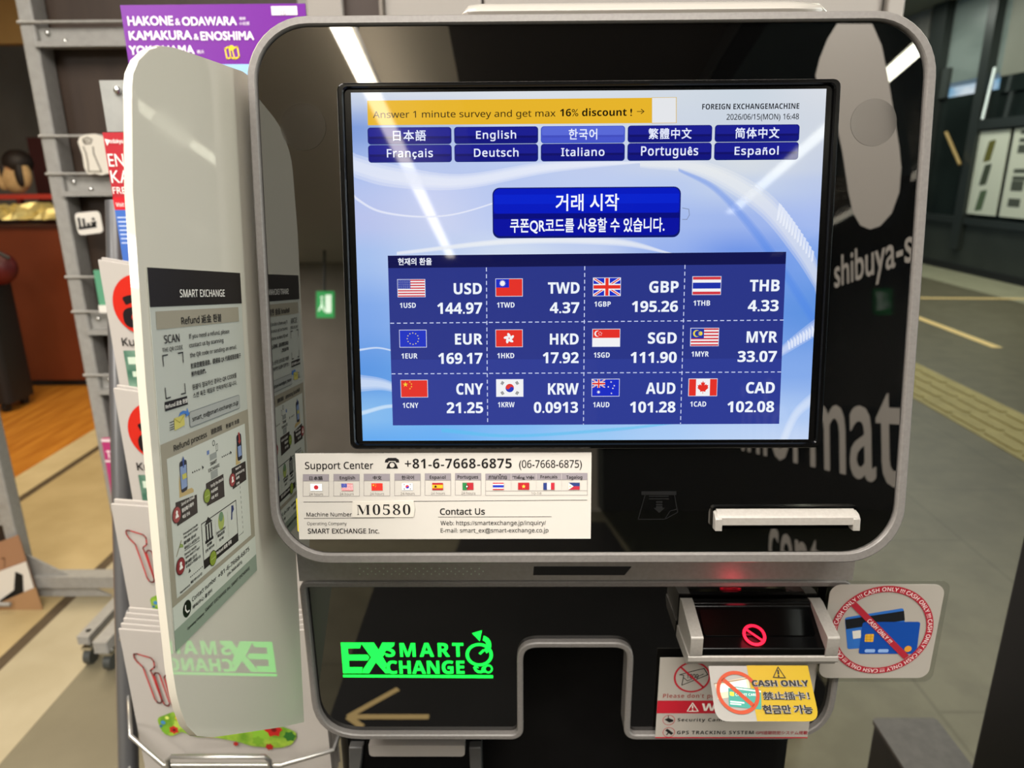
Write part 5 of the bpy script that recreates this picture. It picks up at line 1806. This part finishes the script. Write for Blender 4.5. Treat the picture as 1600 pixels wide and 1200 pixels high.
for cy, kind in ((1033, 0), (1132, 1)):
    c = LF.p(*z(120, cy))
    r = .0053
    m.ann(c[0], c[1], r * .9, r, e, pap('#a03038'))
    if kind == 0:
        m.poly([(c[0] - r * .7, c[1] + r * .1), (c[0] - r * .1, c[1] + r * .45), (c[0] + r * .75, c[1] + r * .05), (c[0] + r * .7, c[1] - r * .3), (c[0] + r * .1, c[1] - r * .45)][::-1], e, INK)
        m.line((c[0] - r * .1, c[1] + r * .9), (c[0] - r * .1, c[1] + r * .3), r * .12, e, INK)
    else:
        m.line((c[0] - r * .45, c[1] + r * .55), (c[0] + r * .6, c[1] - r * .35), r * .5, e, INK)
        m.line((c[0] - r * .1, c[1] - r * .1), (c[0] - r * .35, c[1] - r * .55), r * .2, e, INK)
m.T3('Security Camera', z(190, 1045), z(640, 1042), z(190, 1018), e, INK, 'B', 0, 1.12)
m.T3('GPS TRACKING SYSTEM', z(185, 1148), z(805, 1147), z(185, 1120), e, INK, 'B', 0, 1.12)
m.T3('GPS追跡防犯システム搭載', z(823, 1147), z(1240, 1147), z(823, 1120), e, pap('#8c2a34'), 'x', .02)
m.rect(wu0, a[1], wu1, a[1] + .0012, e, RD)
tag(m.build('warning_sheet'), 'white sheet with a red warning bar on the lower panel, half under the yellow card', 'sheet')

# yellow card hanging from the reader
y0 = -0.006
A_, B_ = onY(1107, 1040.5, y0), onY(1262, 1040, y0)
Yb = y0
for i in range(400):
    Yb -= 0.0002
    C_, D_ = onY(1119, 1127.5, Yb), onY(1281, 1127.5, Yb)
    if (D_ - C_).length <= (B_ - A_).length:
        break
sh = (C_.x + D_.x) / 2 - (A_.x + B_.x) / 2
YF = Face(A_, (1, 0, 0), (A_ + B_) / 2 - (C_ + D_) / 2 + V((sh, 0, 0)))
m = MB(YF)
L = [YF.p(1107, 1040.5), YF.p(1119, 1127.5), YF.p(1281, 1127.5), YF.p(1262, 1040)]
cw = (B_ - A_).length
ch = -(L[1][1] + L[2][1]) / 2
m.prism(rpoly([(L[0][0], 0), (L[1][0], -ch), (L[2][0], -ch), (L[3][0], 0)], [.0005, .0095, .0095, .0005], 6), -.0004, 0, pap('#807d77', .35))
e = .0002
m.poly(rpoly([YF.p(*z(763, 625)), YF.p(*z(850, 1080)), L[2], L[3]], [0, 0, .0095, .0005], 6), e, pap('#957c00', .4))
t_ = e + .0001
m.poly([YF.p(*z(*q)) for q in ((505, 770), (775, 720), (800, 860), (530, 900))][::-1], t_, pap('#b9a88e'))
m.poly([YF.p(*z(*q)) for q in ((520, 790), (755, 740), (770, 810), (530, 850))][::-1], t_ + .0001, pap('#d8d0c0'))
m.lines([YF.p(*z(*q)) for q in ((500, 775), (760, 735))], .0007, t_ + .0002, pap('#6a5a48'))
m.poly(rpoly([YF.p(*z(*q)) for q in ((620, 960), (885, 985), (880, 825), (612, 790))], .001, 3), t_ + .0002, pap('#2f7c70'))
m.poly([YF.p(*z(*q)) for q in ((615, 810), (880, 845), (880, 835), (615, 800))], t_ + .0003, pap('#c8d4c8'))
m.poly(rpoly([YF.p(*z(*q)) for q in ((628, 872), (662, 876), (660, 845), (626, 840))], .0005, 2), t_ + .0003, pap('#e0c030'))
m.T3('CREDIT CARD', z(672, 862), z(855, 888), z(670, 842), t_ + .0003, pap('#d8e0da'), 'R')
m.line(YF.p(*z(630, 920)), YF.p(*z(745, 932)), .0011, t_ + .0003, pap('#a9bcb4'))
m.line(YF.p(*z(630, 938)), YF.p(*z(720, 946)), .0009, t_ + .0003, pap('#a9bcb4'))
OR = pap('#963410')
c = YF.p(*z(692, 845))
rx = abs(YF.p(*z(868, 845))[0] - YF.p(*z(520, 845))[0]) / 2
ry = abs(YF.p(*z(692, 668))[1] - YF.p(*z(692, 1022))[1]) / 2
pts = []
for i in range(49):
    a = 2 * math.pi * i / 48
    for s_ in (.83, 1.0):
        pts.append((c[0] + rx * s_ * math.cos(a), c[1] + ry * s_ * math.sin(a), t_ + .0005))
m.add(pts, [(2 * i, 2 * i + 1, 2 * i + 3, 2 * i + 2) for i in range(48)], OR)
m.line((c[0] - rx * .62, c[1] + ry * .62), (c[0] + rx * .62, c[1] - ry * .62), rx * .19, t_ + .0005, OR)
KK = pap('#12110f')
tri = [YF.p(*z(*q)) for q in ((980, 724), (1078, 728), (1018, 640))]
m.lines(tri, .0006, t_ + .0006, KK, True)
m.line(YF.p(*z(1018, 664)), YF.p(*z(1022, 700)), .0012, t_ + .0006, KK)
m.disc(*YF.p(*z(1023, 713)), .0007, t_ + .0006, KK, 8)
HALO = pap('#85827c')
for s_, bl, br, tl, st, ft in (('CASH ONLY', (808, 798), (1272, 795), (803, 748), 'B', .025), ('禁止插卡！', (900, 910), (1282, 908), (893, 842), 'x', .03), ('현금만 가능', (900, 1025), (1308, 1022), (888, 950), 'x', .035)):
    m.T3(s_, z(*bl), z(*br), z(*tl), t_ + .0006, HALO, st, ft + .05)
    m.T3(s_, z(*bl), z(*br), z(*tl), t_ + .0008, KK, st, ft)
tag(m.build('cash_only_card'), 'yellow and white cash only card hanging under the document reader', 'card')

# laminated round cash only sign
CF = Face((0, 0.029, 0), (1, 0, 0), (0, 0, 1))
t = thing('cash_only_sign', tuple(onY(1380, 985, .029)), 'laminated cash only sign with crossed-out blue cards, right of the document reader', 'sign')
m = MB(CF)
a, b = CF.p(1277, 1066), CF.p(1487, 908)
cu0, cu1 = CF.p(1298, 985)[0] - .0095, CF.p(1477, 920)[0] + .0065
m.prism(rrect(CF.p(1294, 908)[0], a[1], CF.p(1487, 908)[0], b[1], .008, 5), -.0008, -.0003, film('laminate', (1, 1, 1), .045, .93))
m.build('laminate_film', t)
m = MB(CF)
a, b = CF.p(1278, 1059), CF.p(1477, 913)
cu0, cu1 = CF.p(1298, 914)[0], CF.p(1477, 916)[0]
m.prism(rrect(cu0, a[1], cu1, b[1], .009, 6), -.0002, .0003, pap('#9b958c', .3))
e = .0005
c = CF.p(1376.5, 984)
R1 = abs(CF.p(1456.5, 984)[0] - c[0])
R0 = R1 * .865
y_ = lambda x, y: CF.p(1200 + x / 4.0, 900 + y / 4.0)
m.poly(rpoly([y_(495, 455), y_(862, 430), y_(845, 198), y_(478, 258)], .0022, 4), e, pap('#2a5ea6'))
m.poly([y_(487, 330), y_(853, 275), y_(848, 215), y_(480, 270)], e + .0001, pap('#17191c'))
m.poly([y_(530, 390), y_(580, 384), y_(578, 335), y_(525, 342)], e + .0001, pap('#c0bdb4'))
m.poly(rpoly([y_(563, 483), y_(925, 483), y_(950, 283), y_(590, 285)], .0025, 4), e + .0002, pap('#12408e'))
m.poly(rpoly([y_(600, 408), y_(655, 408), y_(660, 358), y_(605, 360)], .001, 3), e + .0003, pap('#c8962e'))
for q in ((615, 360, 612, 408), (640, 360, 636, 408)):
    m.line(y_(q[0], q[1]), y_(q[2], q[3]), .0003, e + .0004, pap('#8a6a22'))
for yv in (376, 392):
    m.line(y_(602, yv), y_(657, yv), .0003, e + .0004, pap('#8a6a22'))
m.rrect(*y_(600, 474), *y_(668, 453), .0012, e + .0003, pap('#7f9cc8'))
m.rrect(*y_(683, 474), *y_(752, 453), .0012, e + .0003, pap('#7f9cc8'))
RD2 = pap('#972430')
m.ann(c[0], c[1], R0, R1, e + .0005, RD2, n=64)
dl = R0 * .72
m.line((c[0] - dl, c[1] + dl * .96), (c[0] + dl * .93, c[1] - dl), R1 * .125, e + .0006, RD2)
q = y_(870, 450)
m.disc(q[0], q[1], .003, e + .0007, pap('#c4862c'), 20)
PK = pap('#d8ccc8')
vs, fs, bb = glyphs('CASH ONLY !!!', 'R', .012, 1.05)
nrep = 7
sc_ = (2 * math.pi / nrep * .95) * (R0 + R1) / 2 / (bb[2] - bb[0])
hgt = (R1 - R0) * .62
for k in range(nrep):
    base = math.radians(93 + 26 - 360.0 * k / nrep)
    pts = []
    for x, yv, dz in vs:
        a = base - (x - bb[0]) * sc_ / ((R0 + R1) / 2)
        r = R0 + (R1 - R0) * .19 + hgt * yv / bb[3]
        pts.append((c[0] + r * math.cos(a), c[1] + r * math.sin(a), e + .0008 + dz))
    m.add(pts, fs, PK)
d0, d1 = V((c[0] - dl * .47, c[1] + dl * .40)), V((c[0] + dl * .36, c[1] - dl * .43))
dd = (d1 - d0)
Lh = dd.length
dd.normalize()
nn = V((-dd.y, dd.x))
off = -nn * R1 * .042
m.add([tuple(d0 + off + dd * ((x - bb[0]) * Lh / (bb[2] - bb[0])) + nn * (yv * R1 * .085 / bb[3])) + (e + .0008 + dz,) for x, yv, dz in vs], fs, PK)
m.build('printed_card', t)

# clear tray lying on top of the machine
YT = 0.075
m = MB()
zt = 1.4665
x0, x1 = onY(720, 14, YT).x, onY(1288, 8, YT).x
M_tray = pbr('frosted_tray', '#9a958d', 0.25, spec=0.5, coat=.5)
L = []
for x, r in ((x0, 0.2), (x0 + .006, .9), (x0 + .014, 1.0), (x1 - .03, 1.0), (x1 - .008, .85), (x1, .3)):
    L.append([(x, YT + .012 * r * math.cos(a) * 1.6, zt + .0075 * r * math.sin(a)) for a in [2 * math.pi * i / 14 for i in range(14)]])
m.loft(L, M_tray)
pr = MB()
tag(m.build('plastic_roll', angle=50), 'long pale plastic roll lying along the top of the machine', 'roll')

# ------------------------------------------------------------------ leaning magazine rack
G_M = 'magazines in the leaning rack'
M_tub = pbr('grey_tube', '#6f6f70', .3, .6)
M_wire = pbr('zinc_wire', '#a5a39e', .3, .8)
t = thing('magazine_rack', (-.41, .3, 0), 'leaning grey tube and wire rack full of magazines behind the white side panel', 'magazine rack')
for x in (-.556, -.263):
    m = MB()
    m.tube([(x, .103, 0.0), (x, .103 + .265 * 1.33, 1.33)], .0125, M_tub, 16)
    m.build('post', t, angle=60)
m = MB()
a, b = onY(167, 206, .46), onY(215, 125, .46)
m.box(a.x, .46, a.z, -.30, .466, b.z, noisy('grey_plate', '#8b8c88', '#93948f', 50, .4))
bp = m.build('back_plate', t, bevel=.001)
m = MB()
q = onY(183, 141, .458)
m.ball((q.x, .459, q.z), .005, M_screw, 5)
m.build('screw', bp)


def wires(zc, yb, yf, vx=-.532, vz=.022):
    r = .0028
    w_ = MB()
    x0_, x1_ = -.535, -.262
    w_.tube([(-.552, yb, zc + .03), (vx, yf + .003, zc + vz), (-.47, yf, zc), (-.33, yf, zc), (x1_ - .004, yf + .003, zc + .02), (x1_, yb, zc + .026)], r, M_wire, 8)
    w_.tube([(-.463, yf - .002, zc - .05), (-.463, yf - .002, zc + .010), (-.458, yf - .002, zc + .015), (-.347, yf - .002, zc + .015), (-.342, yf - .002, zc + .010), (-.342, yf - .002, zc - .05)], r, M_wire, 8)
    w_.build('wire_pocket', t, angle=60)


def sheet(Y, tl, w_, h, th, mat, deco, name, lab, cat, copies=(), group=G_M, curl=0.0, yR=None):
    F = Face((0, Y, 0), (1, 0, 0), (0, 0, 1))
    p0 = F.p(*tl)
    def one(dx, dy, dz, label, d):
        Fk = Face((dx, Y + dy, dz), (1, 0, 0), (0, 0, 1))
        m = MB(Fk)
        n = 12
        lo, hi = [], []
        fr, bk_ = [], []
        for i in range(n + 1):
            f = i / n
            cz = curl * math.sin(math.pi * f) * 1.0
            fr.append((p0[0] + w_ * f, p0[1] - h, -cz * .2))
            bk_.append((p0[0] + w_ * f, p0[1] - (.0 if not curl else .012 * math.sin(math.pi * f)), -cz))
        pts = fr + bk_ + [(a_[0], a_[1], a_[2] - th) for a_ in fr] + [(a_[0], a_[1], a_[2] - th) for a_ in bk_]
        N = n + 1
        fs = []
        for i in range(n):
            fs += [(i, i + 1, N + i + 1, N + i), (2 * N + i + 1, 2 * N + i, 3 * N + i, 3 * N + i + 1), (N + i, N + i + 1, 3 * N + i + 1, 3 * N + i), (i + 1, i, 2 * N + i, 2 * N + i + 1)]
        fs += [(0, N, 3 * N, 2 * N), (n, 2 * N + n, 3 * N + n, N + n)]
        m.add(pts, fs, mat)
        if d:
            d(m, p0, w_, h)
        return tag(m.build(name), label, cat, group)
    o = one(0, 0, 0, lab, deco)
    for dx, dy, dz, lb in copies:
        one(dx, dy, dz, lb, None)
    return o


PUR = pap('#6d2b8c', .25)


def d_hak(m, p, w_, h):
    e = .0006
    m.rect(p[0], p[1] - h, p[0] + w_, m.F.p(300, 101)[1], e, pap('#8fb4dc', .3))
    wt_ = pap('#e6dfe6')
    m.T('HAKONE', 199.5, 25, 271, 39.5, e, wt_, 'x', .03)
    m.T('&', 274, 29, 282, 39.5, e, wt_, 'B')
    m.T('ODAWARA', 284.5, 26, 370, 39.5, e, wt_, 'x', .03)
    m.T('KAMAKURA', 201.5, 48, 300, 62, e, wt_, 'x', .03)
    m.T('&', 303, 53, 311, 62.5, e, wt_, 'B')
    m.T('ENOSHIMA', 313.5, 49, 397, 62.5, e, wt_, 'x', .03)
    m.T('YOKOHAMA', 202, 71, 304, 85, e, wt_, 'x', .03)
    m.T('箱根', 374, 26.5, 384, 31.5, e, wt_, 'x')
    m.T('小田原', 374, 34, 390, 39.5, e, wt_, 'x')
    m.T('横浜', 308, 78, 319, 84, e, wt_, 'x')
    a_, b_ = m.F.p(425, 24), m.F.p(464, 9.5)
    m.rect(a_[0], a_[1], b_[0], b_[1], e, pap('#ddd6dc'))
    m.T('10', 438, 17, 447, 23.5, e + .0002, pap('#6a6068'), 'R')
    yl = pap('#e3c92e')
    mp = [m.F.p(*q) for q in ((352, 76), (358, 73), (363, 76), (371, 73), (374, 89), (367, 92), (361, 90), (355, 92))]
    m.lines(mp, .0016, e, yl, True)
    for q, q2 in (((358, 73), (361, 90)), ((363, 76), (367, 92))):
        m.line(m.F.p(*q), m.F.p(*q2), .0014, e, yl)
    m.disc(*m.F.p(362.5, 75), .003, e + .0002, yl, 14)


F_ = Face((0, .43, 0), (1, 0, 0), (0, 0, 1))
wd = F_.p(476, 12)[0] - F_.p(187, 12)[0]
sheet(.43, (187.5, 8), wd, .285, .003, PUR, d_hak, 'magazine', 'purple travel magazine with white city names on top, front copy', 'magazine',
      [(-.0022, .0045, -.0012, 'purple travel magazine showing only its left edge, behind the front purple copy')])


def d_eno(m, p, w_, h):
    e = .0006
    wt_ = pap('#eae2dc')
    m.rect(p[0], p[1] - h, p[0] + w_, m.F.p(190, 328)[1], e, pap('#3f63ac', .3))
    m.rect(p[0], m.F.p(190, 328)[1], p[0] + w_, m.F.p(185, 308)[1], e, pap('#b8262e', .3))
    m.poly([m.F.p(*q) for q in ((164, 217), (172, 219), (168, 228))][::-1], e, wt_)
    m.T('odakyu', 171.5, 217, 193, 223.5, e, wt_, 'R', .02)
    m.T('ENO', 169.5, 240, 212, 260, e, wt_, 'x')
    m.T('KAM', 173.5, 266, 220, 285.5, e, wt_, 'x')
    m.T('FREEPASS', 176.5, 292, 232, 302.5, e, wt_, 'x')
    m.T('Visit Enoshima', 181.5, 316, 226, 322.5, e + .0002, wt_, 'R', .01)
    for k in range(7):
        y = 341.5 + 6.6 * k
        m.line(m.F.p(184 + k * 1.1, y - 1.7), m.F.p(226 + k * 1.1, y - 1.7), .0016, e + .0002, pap('#aebcd8'))


sheet(.40, (160, 207), .105, .215, .004, pap('#a32a32', .3), d_eno, 'leaflet', 'narrow red leaflet with white capitals and a blue lower part', 'leaflet')


def d_at(m, p, w_, h):
    # red disc, bold a, place name, green picture (lower part)
    e = .0006
    dx = p[0]
    top = p[1]
    m.disc(dx + .041, top - .053, .032, e, pap('#b8261a', .3), 40, .036)
    m.tx('at', dx + .0185, top - .079, dx + .073, top - .034, e + .0002, pap('#1a1214'), 'B', .02)
    m.tx('Kumamoto', dx + .012, top - .103, dx + .085, top - .093, e, INK, 'R', .012)
    m.rect(dx + .012, top - h, dx + w_ - .012, top - .109, e, noisy('green_cover_photo', '#2e5a48', '#7d9a86', 30, .3))
    m.rect(dx + .016, top - .126, dx + .07, top - .117, e + .0002, pap('#b9c6b4'))
    m.rect(dx + .019, top - .142, dx + .07, top - .135, e + .0002, pap('#b9c6b4'))


WC = pap('#aaa49d', .35)
sheet(.36, (153, 406), .2, .28, .004, WC, d_at, 'magazine', 'white magazine with a large red circle and black letters, upper one of the pair', 'magazine',
      [(.001, .006, .002, 'white magazine tucked right behind the upper red circle magazine')], curl=.004)
sheet(.315, (177, 607), .2, .28, .004, WC, d_at, 'magazine', 'white magazine with a large red circle and black letters, lower one of the pair', 'magazine',
      [(.001, .006, .002, 'white magazine tucked right behind the lower red circle magazine')], curl=.004)


def d_time(m, p, w_, h):
    e = .0005
    R_ = pap('#a83232')
    s_ = lambda x, y: (p[0] + (x - 65) * .000146, p[1] - .004 - (y - 60) * .000172)
    for L_ in ([(150, 230), (178, 232), (285, 265), (303, 290), (300, 340), (262, 365), (270, 390), (312, 615), (300, 637), (272, 632), (255, 600), (207, 340), (165, 292), (150, 262)],
               [(285, 402), (300, 382), (330, 392), (372, 640), (358, 664), (330, 652), (317, 620)], [(365, 422), (382, 402), (410, 412), (452, 670), (438, 690), (410, 678), (392, 650)],
               [(440, 442), (462, 420), (490, 432), (530, 700), (512, 716), (488, 700), (470, 668)]):
        sm_ = [tuple(q) for q in rpoly([s_(*q) for q in L_], .002, 2)]
        m.lines(sm_, .0017, e, R_, True)
    rn = random.Random(7)
    g1 = noisy('leafy_green_print', '#5f8c22', '#9cb83e', 60, .35)
    # a long green shape strewn with flowers
    ctr = [(245, 775), (265, 755), (320, 735), (380, 712), (460, 715), (560, 760), (680, 800), (800, 830), (960, 870), (1000, 880), (1060, 820), (1120, 795), (1170, 795), (1260, 830), (1340, 860), (1390, 885),
           (1385, 930), (1340, 990), (1250, 1020), (1150, 1022), (1040, 1010), (980, 1000), (900, 970), (700, 930), (560, 925), (500, 910), (430, 880), (400, 895), (340, 920), (290, 905), (255, 850)]
    lim = p[0] + w_ - .004
    m.poly([(min(q[0], lim), q[1]) for q in rpoly([s_(*q) for q in ctr], .006, 3)][::-1], e, g1)
    for (x, y, r, col) in ((310, 862, 40, '#6f9e2c'), (420, 820, 44, '#a3bb4a'), (560, 840, 50, '#a9c050'), (700, 870, 46, '#b4c860'), (1090, 900, 70, '#7fae34'), (1060, 960, 44, '#6f9a2c'), (1330, 920, 46, '#2f6428'),
                           (290, 800, 18, '#3f7ab0'), (268, 830, 12, '#2f5f8c'), (370, 862, 36, '#b02a22'), (372, 864, 13, '#5a1414'), (430, 760, 30, '#dcae2c'), (475, 772, 20, '#d89a2c'), (450, 796, 12, '#3f7ab0'), (330, 760, 16, '#cdd46a'),
                           (545, 885, 20, '#2f7a90'), (600, 892, 26, '#86b03a'), (660, 892, 40, '#d8a026'), (655, 905, 15, '#8c3a16'), (850, 840, 18, '#b02a22'), (770, 880, 16, '#4e8a6a'), (1200, 862, 64, '#ae2420'), (1205, 862, 22, '#6a1214'), (870, 985, 20, '#a02822'), (1150, 1010, 30, '#a02822')):
        if r:
            q = s_(x, y)
            if q[0] + r * .00016 < lim:
                star(m, q[0], q[1], r * .00018, e + .0002 + .00001 * (x % 17), pap(col), 6, rn.uniform(0, 60), .72)
    m.tx('TOKYO', p[0] + .03, p[1] - .172, p[0] + .11, p[1] - .160, e, pap('#8f8a84'), 'R') if False else None


sheet(.275, (173, 788), .232, .20, .0035, WC, d_time, 'magazine', 'white guide paper with red outline letters and a flower print, upper pocket', 'magazine',
      [(.0015, .0050, .0035, 'white guide paper whose folded edge shows behind the upper outline-letter paper')], curl=.010)
sheet(.232, (185, 983), .232, .225, .0025, WC, d_time, 'magazine', 'front white guide paper with red outline letters and flower print, lower wire pocket', 'magazine',
      [(.001 + .0015 * k, .0042 * (k + 1), .0042 * (k + 1), lb) for k, lb in enumerate((
          'folded white paper edge just behind the front lower guide paper', 'folded white paper edge, second behind the front lower guide paper',
          'folded white paper edge, third behind the front lower guide paper', 'folded white paper edge, backmost in the lower wire pocket'))], curl=.006)
zz = onY(300, 1196, .205).z
q = onY(204, 1150, .208)
wires(zz, .29, .205, q.x, q.z - zz)
wires(onY(300, 985, .25).z - .045, .33, .2625)

# wire ledges that carry the upper tiers
for Y, zb_ in ((.432, onY(187.5, 8, .43).z - .285), (.402, onY(160, 207, .40).z - .215), (.364, onY(153, 406, .36).z - .28), (.319, onY(177, 607, .315).z - .28), (.279, onY(173, 788, .275).z - .20), (.240, onY(185, 983, .232).z - .225)):
    z_ = zb_ - .0035
    yp = .103 + .265 * z_
    m = MB()
    m.tube([(-.556, yp, z_), (-.535, Y, z_), (-.285, Y, z_), (-.263, yp, z_)], .0028, M_wire, 8)
    m.build('ledge_wire', t, angle=60)
